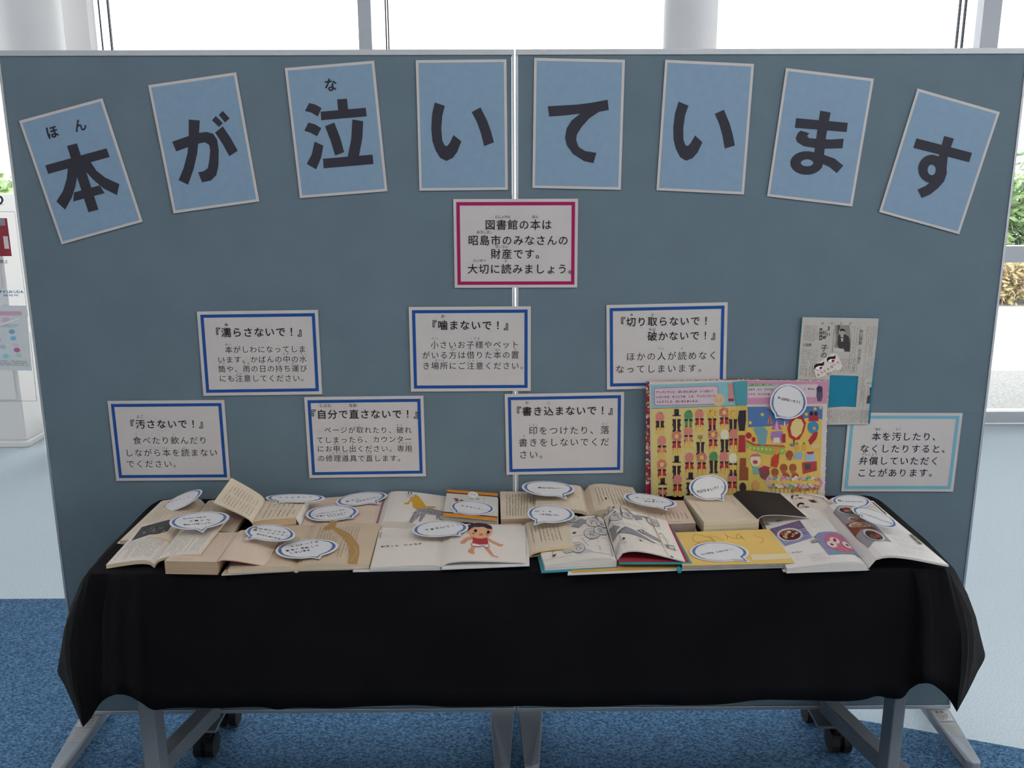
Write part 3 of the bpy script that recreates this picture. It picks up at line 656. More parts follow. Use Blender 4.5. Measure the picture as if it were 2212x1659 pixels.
# flat top, strips from back edge
base = len(V); top_ids = [i*R_ for i in range(len(ring_))]
cx_ = len(V); V.append(Vector((0, -.2, .7115)))
for a, b in zip(top_ids, top_ids[1:]): Fc.append((cx_, b, a))
Fc.append((cx_, top_ids[0], top_ids[-1]))
o = obj('tablecloth', V, Fc, M_cloth)
bm = bmesh.new(); bm.from_mesh(o.data); bmesh.ops.recalc_face_normals(bm, faces=bm.faces); bm.to_mesh(o.data); bm.free()
for p in o.data.polygons: p.use_smooth = len(p.vertices) == 4
md = o.modifiers.new('thick', 'SOLIDIFY'); md.thickness = .0012; md.offset = -1
tag(o, 'black cloth draped over the table, corners hanging in points', 'tablecloth')

# ================================================================== WHITE CABINET (far left)
cy = 2.80; CXR = atz(88, 938, 0.03).x; M_cab = mat('cabinet_enamel', (.70, .685, .675), .4, noise=.02, scale=3)
cx0 = CXR-.46; ct = aty(20, 420, cy).z
t = thing('defibrillator_cabinet', 'white floor-standing defibrillator cabinet with poster, at the left edge', 'cabinet', (CXR-.2, cy+.12, 0))
zc = lambda py: aty(30, py, cy).z; xc = lambda px, py: aty(px, py, cy).x
MB().box((cx0, cy, .035), (CXR-.01, cy+.24, ct)).obj('body', M_cab, t, bevel=.004)
MB().box((cx0-.02, cy-.03, 0), (CXR+.01, cy+.27, .035)).obj('base_plate', M_cab, t, bevel=.006)
g = .002; xr_ = CXR-.035
MB().box((cx0+.03, cy-.006, zc(622)), (xr_, cy+.002, zc(453))).obj('upper_door', M_cab, t, bevel=.002)
MB().box((cx0+.03, cy-.006, zc(863)), (xr_, cy+.002, zc(657))).obj('lower_door', M_cab, t, bevel=.002)
yy = cy-.0075
wn = MB().box((cx0+.10, yy, zc(553)), (xc(20, 500), yy+.002, zc(471))).obj('viewing_window', mat('dark_red_case', (.28, .03, .05), .3, noise=.2, scale=10), t)
MB().box((xc(7, 500), yy-.001, zc(537)), (xc(17, 500), yy+.0015, zc(510))).obj('white_tag', M_paper, wn)
MB().box((cx0+.10, yy-.0008, zc(487)), (xc(15, 500), yy+.0015, zc(472))).obj('grey_top', mat('case_grey', (.25, .25, .29), .4), wn)
def facepl(name, pts, y, fn, parent):
    sf = Surf([aty(*q, y) for q in pts], pts); k = Ink(sf, .0006); fn(k); k.obj(name, parent)
facepl('sign_lettering', [(-60,422),(30,422),(30,452),(-60,452)], cy, lambda k: (k.text('AED', (-32,431), (1,431), .075, '#2f3436', .03), k.line([(-60,442),(8,442)], .002, '#55585a', px=True), k.marks(.0, .8, .76, .98, 1, .011, '#55585a', vert=False)), t)
facepl('door_lettering', [(-60,555),(30,555),(30,575),(-60,575)], cy-.006, lambda k: k.text('使用禁止', (-14,565), (13,565), .022, '#2f3436', .01), t)
facepl('logo', [(-20,623),(58,623),(60,643),(-20,643)], cy, lambda k: (k.text('FUKUDA', (12,630), (49,630), .020, '#2f6f9e', .03, sx=1.3), k.text('DENSHI', (11,637.5), (41,637.5), .015, '#2f6f9e', .03, sx=1.3), k.px([(-12,628),(5,627),(3,632),(-12,633)], '#2f8fb8'), k.px([(-12,635),(1,634),(-1,639),(-12,640)], '#2f5f9e')), t)
facepl('door_gaps', [(-60,450),(30,450),(95,870),(-60,870)], cy-.0065, lambda k: [k.line(L, .0022, '#7d8284', px=True) for L in ([(-58,454),(31,454)], [(-58,622),(51,622)], [(-58,658),(56,658)], [(-58,863),(79,863)], [(31,454),(51,622)], [(56,658),(79,863)])], t)
pp = [(-40,660),(57,660),(69,801),(-40,798)]
sf = Surf([aty(*q, cy-.008) for q in pp], pp); ps = MB().prism([aty(*q, cy-.008) for q in pp][::-1], (0, 1, 0), .001).obj('poster', mat('poster_paper', (.56, .58, .60), .5, noise=.02), t)
k = Ink(sf, .0005)
k.px([(-36,671),(46,671),(47,679),(-36,679)], '#c79ab0'); k.ell(*sf.uv(12,688), .09, .04, '#d0a8b6'); k.marks(.1, .28, .85, .33, 2, .01, '#8fa6b0', vert=False)
for (a, b, c) in ((25,712,'#6fa0c0'), (28,726,'#7fb0cc'), (5,745,'#a9b8c4'), (33,742,'#d3b9c8'), (36,752,'#b3688a'), (12,766,'#86c0cc'), (40,764,'#a9c4b8'), (-5,730,'#c4a0b0')): k.ell(*sf.uv(a, b), .065, .035, c)
k.marks(.05, .84, .95, .93, 3, .008, '#6a7075', vert=False); k.line([(-20,705),(40,685)], .006, '#dfe4e6', px=True); k.obj('print', ps)

# ================================================================== BOOKS
PW = []
def block(name, C, zb, bulge, side, m, parent, lift=None, n=12, m_edge=None, grow=0):
    """page block: C = [(px,py,h)]*4 TL TR BR BL of its top face; zb = height of underside; lift = sheet thickness when it curls freely"""
    P = [ath(*c) for c in C]
    if grow:
        cen = sum(P, Vector())/4; P = [p+(p-cen).normalized()*grow for p in P]
    s = Surf(P, [c[:2] for c in C], bulge, side, n)
    if bulge == 0 and not lift: s.nu = n = 1
    s.n = Vector((0, 0, 1)); V = []; F_ = []
    for i in range(n+1):
        u = i/n; a = s.pt(u, 0); b = s.pt(u, 1)
        if lift is None: a2 = Vector((a.x, a.y, T0+zb)); b2 = Vector((b.x, b.y, T0+zb))
        else: a2 = a-Vector((0, 0, lift)); b2 = b-Vector((0, 0, lift))
        V += [a, b, b2, a2]
    mi = []
    for i in range(n):
        k = 4*i; F_ += [(k, k+1, k+5, k+4), (k+1, k+2, k+6, k+5), (k+2, k+3, k+7, k+6), (k+3, k, k+4, k+7)]; mi += [0, 1, 1, 1]
    F_ += [(0, 3, 2, 1), (4*n, 4*n+1, 4*n+2, 4*n+3)]; mi += [1, 1]
    o = obj(name, V, F_, [m, m_edge or m], parent)
    for p, q in zip(o.data.polygons, mi): p.material_index = q
    bm = bmesh.new(); bm.from_mesh(o.data); bmesh.ops.recalc_face_normals(bm, faces=bm.faces); bm.to_mesh(o.data); bm.free()
    return o, s
def cover(parent, C, z0, th, m, grow=.004, name='cover'):
    P = [ath(c[0], c[1], c[2] if len(c) > 2 else z0+th) for c in C]; cen = sum(P, Vector())/4
    P = [p+(p-cen).normalized()*grow for p in P]
    lo = [Vector((p.x, p.y, p.z-th)) for p in P]
    return MB().hexa([lo[3], lo[2], lo[1], lo[0], P[3], P[2], P[1], P[0]]).obj(name, m, parent)
def book(name, label, center, group='open books on the table', cat='book'):
    return thing(name, label, cat, ath(*center, 0), group)
M_wcov = mat('white_cover', (.66, .65, .64), .4, noise=.03); M_bcov = mat('teal_blue_cover', (.05, .27, .33), .5, noise=.05); M_rcov = mat('red_endpaper', (.34, .035, .05), .6, noise=.05)
M_redge = mat('red_edge', (.42, .12, .10), .6); M_blk = mat('black_cover_sheet', (.022, .019, .018), .6, noise=.05); M_yel = mat('yellow_page', (.72, .48, .14), .65, noise=.06, scale=8)
TXT = '#6f675e'
# --- A: open paperback at the back left
t = book('open_paperback', 'open cream paperback at the back left with two pages of fine vertical print', (400, 1120))
b, s = block('page_block', [(352,1081,.010),(443,1089,.014),(372,1176,.014),(259,1168,.009)], .001, .014, 'L', M_cream, t, m_edge=M_edge)
cover(t, [(348,1084),(446,1090),(374,1180),(256,1172)], 0, .001, M_wcov)
Ink(s).marks(.10, .10, .88, .9, 15, .0034, TXT).obj('print', b)
b, s = block('page_block', [(443,1089,.014),(546,1093,.011),(504,1151,.010),(392,1152,.013)], .001, .012, 'R', M_cream, t, m_edge=M_edge)
Ink(s).marks(.12, .08, .92, .88, 15, .0034, TXT).obj('print', b)
cover(t, [(446,1090),(548,1096),(506,1154),(396,1156)], 0, .001, M_wcov, .002)
# --- D: thick paperback, front left, block toward the viewer
t = book('open_paperback', 'thick open paperback with tan page edges facing front and a curling right page', (450, 1190))
b, s = block('page_block', [(425,1150,.030),(512,1150,.030),(468,1214,.030),(355,1212,.030)], .001, .0, 'L', M_pink, t, m_edge=M_edgeT)
Ink(s).marks(.42, .35, .95, .5, 3, .0034, '#a98e78').marks(.10, .88, .5, .97, 8, .003, '#a98e78').obj('print', b)
b, s = block('page_block', [(512,1150,.030),(612,1150,.020),(574,1222,.014),(470,1213,.030)], 0, .006, 'R', M_pink, t, lift=.0012, m_edge=M_pink)
Ink(s).marks(.45, .14, .62, .30, 5, .003, '#8f7c6c').obj('print', b)
block('cover_sheet', [(512,1151,.0285),(613,1151,.0185),(575,1223.5,.0125),(470,1214.5,.0285)], 0, .006, 'R', M_redge, t, lift=.0012)
cover(t, [(426,1152),(514,1152),(470,1216),(356,1214)], 0, .001, M_redge, .001, 'lower_cover')
# --- B: open paperback with photo, front left corner
t = book('open_paperback', 'open paperback at the front left corner with a grey photograph on its left page', (360, 1175))
b, s = block('page_block', [(307,1134,.022),(402,1129,.020),(333,1219,.008),(229,1220,.010)], .001, .010, 'L', M_offw, t, lift=.009, m_edge=M_edge)
k = Ink(s); k.px([(306,1139),(366,1131),(373,1141),(358,1163),(322,1161),(284,1169)], '#4c4a49'); k.layer()
for i in range(26):
    x, y = random.uniform(310, 356), random.uniform(1141, 1158); k.ell(*s.uv(x, y), random.uniform(.01, .035), random.uniform(.015, .04), random.choice(['#7a7674', '#2f2d2d', '#989492', '#3a3838', '#615e5c']), 8)
k.off = .0004; k.marks(.06, .44, .92, .93, 15, .0032, TXT).obj('print', b)
b, s = block('page_block', [(402,1129,.020),(496,1113,.040),(431,1195,.037),(333,1219,.008)], 0, .010, 'R', M_offw, t, lift=.006, m_edge=M_edge)
Ink(s).marks(.10, .36, .92, .93, 15, .0032, TXT).obj('print', b)
block('cover_sheet', [(402,1130,.0135),(497,1114,.0335),(432,1197,.0305),(333,1221,.0015)], 0, .010, 'R', M_redge, t, lift=.0012)
# --- E: old large book with brown tape stains
t = book('open_old_book', 'large yellowed open book with a brown T-shaped tape stain on its right page', (650, 1185))
b, s = block('page_block', [(545,1142,.010),(672,1137,.010),(638,1227,.010),(492,1230,.014)], .004, .004, 'L', M_tan, t, m_edge=M_edge)
k = Ink(s)
for (x, y, a) in ((612,1172,6),(601,1185,5),(590,1195,4),(606,1178,7)):
    c0 = s.uv(x, y); k.line([(c0[0]+a/290*math.cos(q*.7), c0[1]+a/160*math.sin(q*.7)) for q in range(10)], .0011, '#6a5346')
k.marks(.6, .33, .95, .36, 1, .0035, '#a58d74', vert=False); k.obj('print', b)
b, s = block('page_block', [(672,1137,.010),(822,1131,.012),(797,1221,.012),(638,1227,.010)], .004, .008, 'R', M_tan, t, m_edge=M_edge)
k = Ink(s); k.marks(.14, .12, .74, .86, 13, .0038, '#9a8672'); k.layer()
TP = (.40, .235, .085); c6 = lambda *q: [(440+x/5.53, 1020+y/5.53) for x, y in q]
k.px(c6((1520,612),(1600,615),(1565,715),(1480,735),(1430,735),(1445,690),(1490,670)), TP); k.layer()
k.px(c6((1545,690),(1640,722),(1740,765),(1810,840),(1852,900),(1860,985),(1830,1115),(1718,1112),(1740,985),(1720,890),(1640,800),(1540,725)), TP); k.layer()
k.line(c6((1800,910),(1830,980),(1790,1040),(1755,1085)), .0008, '#d9bd8e', px=True); k.obj('print', b, 'page with brown tape stain')
cover(t, [(545,1145),(674,1139),(640,1231),(480,1240)], 0, .003, M_cream, .002, 'cover'); cover(t, [(676,1139),(826,1132),(800,1227),(642,1231)], 0, .003, M_cream, .002, 'cover')
MB().cyl(ath(640,1232,.004), ath(674,1140,.004), .006, n=10).obj('spine', M_cream, t, smooth=True)
# --- F: large picture book with giraffe
t = book('open_picture_book', 'large open picture book with a yellow and grey giraffe drawing, back row', (820, 1100), cat='picture book')
b, s = block('page_block', [(664,1078,.006),(837,1062,.006),(816,1135,.006),(641,1141,.006)], .002, .003, 'L', M_pink, t)
Ink(s).rect(.972, 0, 1, 1, '#8a6a74').obj('gutter_tape', b, 'mauve strip along the gutter')
b, s = block('page_block', [(837,1062,.006),(964,1072,.008),(953,1142,.008),(816,1135,.006)], .002, .012, 'R', M_offw, t)
cover(t, [(662,1079),(966,1070),(955,1145),(638,1144)], 0, .002, M_wcov, .002)
k = Ink(s); c3 = lambda *q: [(740+x/5.267, 1030+y/5.267) for x, y in q]
YL = '#c99a2e'
k.px(c3((850,225),(795,265),(765,320),(712,340),(730,355),(770,345),(800,300),(812,335),(812,375),(840,395),(900,400),(950,385),(965,365),(925,300),(880,245)), YL)
k.px(c3((960,355),(1040,350),(1080,358),(1040,372),(975,370)), YL); k.layer()
GR = '#918c90'
k.px(c3((850,395),(950,385),(990,372),(1150,400),(1165,440),(1130,455),(1060,450),(960,445),(870,430)), GR); k.px(c3((850,420),(895,440),(880,480),(830,520),(800,565),(770,565),(800,500),(830,450)), GR); k.px(c3((910,440),(955,445),(925,500),(905,540),(878,545),(890,490)), GR); k.px(c3((1070,445),(1100,450),(1135,495),(1120,505),(1085,470),(1075,500),(1068,500)), GR); k.layer()
k.px(c3((735,222),(780,218),(835,230),(845,250),(790,268),(745,262)), '#c9c3c2'); k.layer()
k.line(c3((735,222),(780,218),(835,230),(845,250)), .0009, '#5a5558', px=True); k.line(c3((745,262),(790,268),(845,250)), .0009, '#5a5558', px=True)
for a in (770, 800): k.line(c3((a,220),(a,198)), .003, '#4a4648', px=True)
k.ell(*s.uv(*c3((775,240))[0]), .009, .012, '#2c2a2c')
for i in range(26):
    x, y = random.choice([(random.uniform(880,1120), random.uniform(398,440)), (random.uniform(800,880), random.uniform(440,540)), (random.uniform(890,940), random.uniform(450,530))]); k.ell(*s.uv(*c3((x, y))[0]), .012, .016, random.choice(['#6f6a6e', '#b5b0b2']), 7)
k.line(c3((945,375),(1150,402)), .0009, '#5a5558', px=True); k.line(c3((720,560),(815,570)), .0009, '#5a5558', px=True); k.line(c3((850,420),(800,500),(770,565)), .0009, '#5a5558', px=True); k.line(c3((895,440),(880,480),(800,565)), .0009, '#5a5558', px=True)
k.obj('giraffe_drawing', b)
# --- C: paperback propped open on the back row
t = book('open_paperback', 'thick paperback standing half open at the back, its left pages tilted upright', (560, 1095))
b, s = block('page_block', [(574,1081,.030),(664,1078,.030),(639,1118,.030),(545,1130,.030)], .012, .004, 'R', M_cream, t, m_edge=M_edgeT)
Ink(s).marks(.14, .18, .92, .52, 7, .0036, TXT).marks(.14, .56, .92, .92, 7, .0036, TXT).obj('print', b)
# flared fore-edge of the block and lower cover
q = [ath(664,1078,.030), ath(639,1118,.030), ath(648,1135,.010), ath(668,1090,.010)]
MB().prism(q, (-.3, 0, -.3), .001).obj('fore_edge', M_offw, t)
cover(t, [(575,1086),(669,1090),(649,1136),(546,1140)], .008, .0015, M_wcov, .0)
b, s = block('page_block', [(500,1032,.085),(574,1081,.031),(545,1129,.031),(461,1085,.060)], 0, .006, 'L', M_cream, t, lift=.003, m_edge=M_edge)
s.n = Vector((.3, -.3, .9)).normalized()
Ink(s, .0006).marks(.12, .22, .92, .52, 10, .0036, TXT).marks(.12, .56, .92, .92, 10, .0036, TXT).obj('print', b)
block('cover_sheet', [(500,1033,.081),(574,1082,.0275),(545,1130,.0275),(461,1087,.056)], 0, .006, 'L', M_redge, t, lift=.0012)
# --- G: white picture book with child drawing, front centre
t = book('open_picture_book', 'white open picture book with a drawn child in a red top, front centre', (960, 1185), cat='picture book')
cover(t, [(812,1146),(958,1144),(951,1229),(763,1233)], 0, .003, M_wcov, .001); cover(t, [(962,1136),(1141,1135),(1143,1220),(955,1228)], .009, .003, M_wcov, .001)
b, s = block('page_block', [(820,1145,.011),(959,1142,.012),(951,1223,.012),(800,1226,.011)], .0035, .003, 'L', M_offw, t, m_edge=M_edgeW)
k = Ink(s); k.text('おうくん　じょうず', (827,1182), (907,1178), .0105, '#201d1c', .03, jit=.05); k.marks(.015, .08, .04, .25, 1, .006, '#3a3532'); k.obj('lettering', b)
b, s = block('page_block', [(959,1142,.012),(1135,1136,.016),(1136,1214,.016),(951,1223,.012)], .0125, .010, 'R', M_offw, t, lift=.003, m_edge=M_edgeW)
k = Ink(s); SK = '#cf8d6c'; 
k.px(c3((1485,730),(1420,740),(1370,775),(1340,800),(1370,818),(1405,808),(1430,780),(1490,760)), SK); k.px(c3((1655,730),(1720,765),(1800,795),(1835,795),(1830,815),(1790,822),(1710,790),(1650,765)), SK)
k.px(c3((1470,850),(1515,855),(1500,895),(1510,915),(1500,932),(1440,915),(1430,895)), SK); k.px(c3((1625,850),(1665,840),(1710,900),(1730,930),(1780,935),(1778,948),(1710,940),(1670,905)), SK); k.layer()
k.px(c3((1490,730),(1650,725),(1668,800),(1600,815),(1485,800)), '#a83438'); k.px(c3((1478,800),(1560,812),(1668,805),(1685,835),(1650,855),(1600,835),(1550,850),(1500,850),(1465,835)), '#a8434a'); k.layer()
k.px(c3((1484,808),(1560,820),(1662,812),(1676,833),(1650,846),(1600,827),(1548,842),(1502,841),(1473,831)), '#d9d0ca'); k.layer()
k.ell(*s.uv(*c3((1575,662))[0]), .150, .215, '#dba680', 22); k.layer()
k.px(c3((1420,650),(1425,605),(1480,580),(1560,568),(1640,572),(1700,595),(1715,630),(1660,632),(1610,612),(1560,618),(1500,620),(1470,640),(1440,665)), '#3a2d3e'); k.layer()
for x, y in ((1520,664),(1665,672)): k.ell(*s.uv(*c3((x, y))[0]), .020, .042, '#18100f', 12)
for x, y in ((1498,695),(1650,698)): k.ell(*s.uv(*c3((x, y))[0]), .018, .030, '#c8705a', 12)
k.ell(*s.uv(*c3((1583,706))[0]), .020, .030, '#7e2420', 12); k.layer(); k.ell(*s.uv(*c3((1583,708))[0]), .011, .016, '#dba680', 10)
k.line(c3((1485,635),(1520,632)), .0012, '#3a2d3e', px=True); k.line(c3((1640,645),(1680,648)), .0012, '#3a2d3e', px=True); k.obj('child_drawing', b)
MB().cyl(ath(951,1229,.002), ath(960,1144,.002), .006, n=10).obj('spine', M_wcov, t, smooth=True)
# --- H: small closed paperback with orange bands
t = thing('closed_paperback', 'small closed white paperback with orange bands top and bottom, back row', 'book', ath(1015, 1100, 0), 'closed books on the table')
C_ = [(966,1057.5,.024),(1075,1066,.024),(1075,1125,.024),(957,1113.5,.024)]
b, s = block('page_block', [(c[0], c[1], .0232) for c in C_], .011, 0, 'R', M_cream, t, m_edge=M_edge, grow=-.002)
b, s = block('cover', C_, .0232, 0, 'R', mat('cover_paper', (.64, .60, .55), .45, noise=.02), t)
cover(t, [(966,1068),(1076,1077),(1076,1134),(957,1123)], .010, .001, M_wcov, .001, 'lower_cover')
k = Ink(s); OR = '#d98a24'
k.rect(0, .0, 1, .11, OR); k.rect(0, .90, 1, 1, OR); k.layer(); k.rect(0, .11, 1, .145, '#3a1c30'); k.rect(0, .865, 1, .895, '#3a1c30'); k.layer()
k.ell(.52, .13, .10, .12, '#e6e2dc', 16); k.layer(); k.text('文庫', (.49, .13), (.55, .13), .006, '#3a1c30', px=False)
k.vtext('一夢', .50, .31, .43, .012, '#2a1520', .03); k.vtext('ウィ', .62, .30, .42, .010, '#2a1520', .03); k.vtext('その四', .74, .27, .45, .006, '#5a4a50')
k.ell(.22, .42, .035, .05, '#a8443a', 9); k.ell(.20, .36, .05, .03, '#8a5a4a', 7); k.ell(.31, .40, .045, .035, '#7a4a40', 7); k.marks(.48, .925, .72, .96, 1, .004, '#7a4a20', vert=False); k.obj('cover_print', b)
# --- I: thick paperback lying behind, left of J
t = book('open_paperback', 'thick cream paperback just right of the orange-banded book, lying under others', (1120, 1095))
b, s = block('page_block', [(1080,1061.5,.016),(1170,1062,.016),(1165,1119,.016),(1082,1122,.016)], .001, 0, 'L', M_cream, t, m_edge=M_edgeT)
Ink(s).marks(.12, .10, .99, .92, 12, .0036, TXT).obj('print', b); cover(t, [(1080,1069),(1172,1069),(1166,1132),(1082,1134)], 0, .001, M_wcov, .0005)
# --- J: open thick paperback with scribble
t = book('open_paperback', 'fat open paperback with pencil scribbles and an ink blot, back row centre', (1270, 1090))
b, s = block('page_block', [(1160,1056,.026),(1262,1060,.014),(1275,1117,.014),(1155,1106,.026)], .017, .016, 'L', M_cream, t, lift=.009, m_edge=M_edge)
k = Ink(s); c4 = lambda *q: [(1060+x/6.144, 1020+y/6.144) for x, y in q]
k.line(c4((985,395),(1060,400),(1150,412),(1215,440)), .0006, '#6b6668', px=True); k.line(c4((1065,300),(1080,345),(1110,380),(1145,395)), .0005, '#6b6668', px=True); k.line(c4((1060,390),(1065,330),(1085,300)), .0005, '#6b6668', px=True); k.line(c4((1020,390),(1040,365),(1070,380)), .0005, '#6b6668', px=True)
k.marks(.2, .44, .34, .50, 1, .0035, TXT, vert=False); k.obj('pencil_scribble', b)
b, s = block('page_block', [(1262,1060,.014),(1367,1052,.024),(1399,1111,.022),(1275,1117,.014)], .001, .018, 'R', M_cream, t, m_edge=M_edge)
k = Ink(s); k.marks(.16, .14, .92, .84, 12, .0036, TXT); k.layer(); k.px(c4((1505,420),(1520,412),(1528,432),(1522,450),(1508,442)), '#151214'); k.obj('print', b)
cover(t, [(1264,1068),(1368,1070),(1402,1124),(1276,1126)], 0, .001, M_wcov, .001)
# --- N: grey-beige thick book under J
t = book('closed_book', 'thick faded beige book with a small printed table, left of the big block', (1450, 1105))
b, s = block('page_block', [(1385,1080,.022),(1476,1081,.022),(1503,1130,.022),(1400,1133,.022)], .001, 0, 'R', M_pink, t, m_edge=mat('dusty_page_edge', (.30, .22, .18), .8, noise=.1, scale=30))
k = Ink(s); k.marks(.30, .55, .92, .84, 7, .0038, '#8d8078'); k.marks(.30, .90, .75, .94, 1, .0035, '#8d8078', vert=False); k.obj('print', b)
cover(t, [(1390,1095),(1478,1096),(1505,1147),(1404,1148)], 0, .001, M_wcov, .0005)
# --- O: big block with black flap
t = book('open_paperback', 'big thick cream book block with its black cover flap folded to the right', (1570, 1100))
b, s = block('page_block', [(1477,1071,.030),(1583,1069,.030),(1640,1122,.030),(1521,1128,.030)], .001, 0, 'R', M_cream, t, m_edge=M_edge)
k = Ink(s); k.line([(1501,1085),(1523,1113)], .0005, '#5d564e', px=True); k.marks(.35, .10, .82, .14, 5, .005, TXT); k.marks(.3, .35, .95, .85, 6, .0028, '#b09c86', gap=3); k.line([(1581,1080),(1590,1090)], .001, TXT, px=True); k.obj('print', b)
b, s = block('cover_flap', [(1583,1068,.031),(1685,1066,.046),(1743,1117,.030),(1636,1121,.031)], 0, .010, 'R', M_blk, t, lift=.0008)
block('back_flap_pages', [(1583,1069,.0298),(1690,1067,.0448),(1749,1118,.0288),(1637,1122,.0298)], 0, .010, 'R', M_offw, t, lift=.0012)
# --- M: yellow picture book (below the comic)
M_ycov = M_wcov
t = book('open_picture_book', 'open picture book with a crayon-scribbled yellow right page, front right of centre', (1590, 1185), cat='picture book')
cover(t, [(1244,1163),(1455,1152),(1462,1230),(1227,1240)], 0, .003, M_ycov, .001)
cover(t, [(1458,1152),(1666,1146),(1722,1223),(1474,1230)], .003, .003, M_ycov, .001)
b, s = block('page_block', [(1248,1163,.005),(1455,1150,.005),(1464,1227,.005),(1234,1236,.005)], .003, .0, 'L', mat('ochre_page', (.55, .33, .09), .7, noise=.06), t)
b, s = block('page_block', [(1459,1150,.0155),(1662,1143,.0155),(1717,1216,.0155),(1474,1222,.0155)], .0065, 0, 'R', M_yel, t, m_edge=mat('grey_page_edge', (.33, .29, .23), .8, noise=.15, scale=30))
k = Ink(s); cc6 = lambda *q: [(1380+x/5.821, 1020+y/5.821) for x, y in q]
k.px(cc6((1380,1030),(1880,1015),(1930,1080),(1420,1110)), '#d9c9a4')
CR = '#a8652c'; k.layer()
for L in (((700,775),(665,820),(680,860),(760,890),(900,850),(940,885)), ((700,775),(800,800),(880,820),(930,850),(935,885)), ((900,800),(980,820),(1050,850)), ((860,790),(920,840),(960,880)), ((680,920),(760,870),(850,850)), ((1065,765),(1105,810),(1095,840)), ((1080,790),(1150,820),(1220,835)), ((1250,765),(1210,790),(1220,830),(1270,830),(1285,800)), ((1240,780),(1290,820),(1320,860)), ((1430,790),(1540,820),(1560,860),(1510,890))):
    k.line(cc6(*L), .0009, CR, px=True)
k.obj('crayon_scribble', b)
cover(t, [(1452,1152),(1476,1152),(1490,1229),(1462,1231)], .0032, .001, mat('turquoise_spine', (.02, .33, .36), .5), .0, 'spine_lining')
MB().cyl(ath(1468,1234,.003), ath(1456,1152,.003), .0045, n=10).obj('spine', MATS['turquoise_spine'], t, smooth=True)
# --- L: comic, hard blue cover
t = book('open_comic_book', 'open comic book in a blue hard cover, black and white panels, front centre right', (1320, 1175), cat='comic book')
cover(t, [(1146,1132),(1303,1124),(1334,1226),(1170,1235)], .002, .003, M_bcov, .001)
cover(t, [(1306,1122,.017),(1446,1128,.017),(1494,1216,.017),(1338,1216,.017)], 0, .003, M_bcov, .001)
block('endpaper', [(1306,1121,.0185),(1444,1126,.0185),(1488,1213,.0185),(1336,1213,.0185)], .0172, 0, 'R', M_rcov, t)
bL, sL = block('page_block', [(1148,1130,.016),(1303,1121,.018),(1332,1212,.018),(1177,1222,.016)], .0052, .010, 'L', M_offw, t, m_edge=M_edgeW)
bR, sR = block('page_block', [(1304,1117,.018),(1440,1125,.022),(1480,1212,.021),(1333,1209,.018)], 0, .022, 'R', M_offw, t, lift=.003, m_edge=M_edgeW)
GY = ['#8f8c8e', '#6f6c70', '#b3b0b0', '#3a383c']; c5 = lambda *q: [(1130+x/5.978, 1050+y/5.978) for x, y in q]
k = Ink(sL); 
k.px(c5((620,575),(700,520),(745,470),(820,500),(845,535),(780,560),(720,605)), GY[0]); k.px(c5((830,490),(900,455),(950,430),(985,490),(900,505)), GY[0]); k.px(c5((660,860),(740,850),(850,880),(960,925),(1150,935),(1160,950),(900,915),(700,935)), '#bdb8bb'); k.layer()
k.px(c5((930,420),(960,435),(955,448),(935,440)), GY[3]); k.px(c5((890,645),(905,643),(915,690),(900,695)), '#1c1a1c'); k.px(c5((640,655),(690,655),(690,672),(650,680)), GY[3])
for (x, y, r) in ((640,470,.09),(900,530,.10),(890,685,.11),(710,855,.10),(1000,640,.09),(1010,540,.07)): k.ell(*sL.uv(*c5((x, y))[0]), r, r*1.2, '#57555a', 18); k.layer(); k.ell(*sL.uv(*c5((x, y))[0]), r-.006, r*1.2-.009, '#c4bfbc', 18); k.layer(); q = sL.uv(*c5((x, y))[0]); k.marks(q[0]-r*.4, q[1]-r*.7, q[0]+r*.4, q[1]+r*.7, 3, .0042, '#2c2a2c')
for L in (((620,590),(760,600),(1050,590)), ((640,720),(850,700),(1090,745)), ((760,740),(800,790),(830,830),(860,850)), ((840,790),(900,745),(960,730)), ((860,770),(910,760)), ((1050,440),(1160,940)), ((250,980),(640,945)), ((380,860),(385,950)), ((950,790),(990,795)), ((940,840),(990,850),(1000,900)), ((990,430),(600,440))): k.line(c5(*L), .0008, '#3a383c', px=True)
k.px(c5((385,925),(430,910),(420,935),(390,945)), GY[3]); k.px(c5((510,880),(620,830),(640,905),(560,920)), GY[2]); k.obj('comic_panels', bL)
k = Ink(sR)
k.px(c5((1095,555),(1110,480),(1190,430),(1215,440),(1150,470),(1130,520)), GY[1]); k.px(c5((1290,390),(1420,480),(1470,545),(1560,520),(1540,480),(1700,520),(1770,560),(1640,490),(1620,460),(1440,470),(1350,400)), GY[0])
k.px(c5((1110,585),(1180,600),(1260,640),(1220,670),(1200,710),(1250,720),(1330,640),(1440,680),(1560,740),(1740,815),(1700,820),(1480,760),(1250,715),(1160,745)), '#8b888c'); k.px(c5((1470,680),(1560,660),(1620,690),(1760,740),(1800,790),(1700,770),(1560,720)), GY[0]); k.px(c5((1830,800),(1950,785),(1980,850),(1870,850)), GY[0]); k.px(c5((1160,870),(1200,820),(1260,790),(1330,800),(1250,860),(1225,915)), '#bab6b6'); k.layer()
k.px(c5((1260,350),(1280,430),(1310,500),(1270,500),(1258,420)), GY[1]); k.px(c5((1160,375),(1195,373),(1180,395),(1158,398)), GY[3]); k.px(c5((1760,655),(1795,660),(1780,672)), '#1c1a1c'); k.px(c5((1905,940),(1955,955),(1930,965)), '#1c1a1c'); k.px(c5((1880,815),(1940,805),(1955,835),(1890,845)), '#c4bfbc')
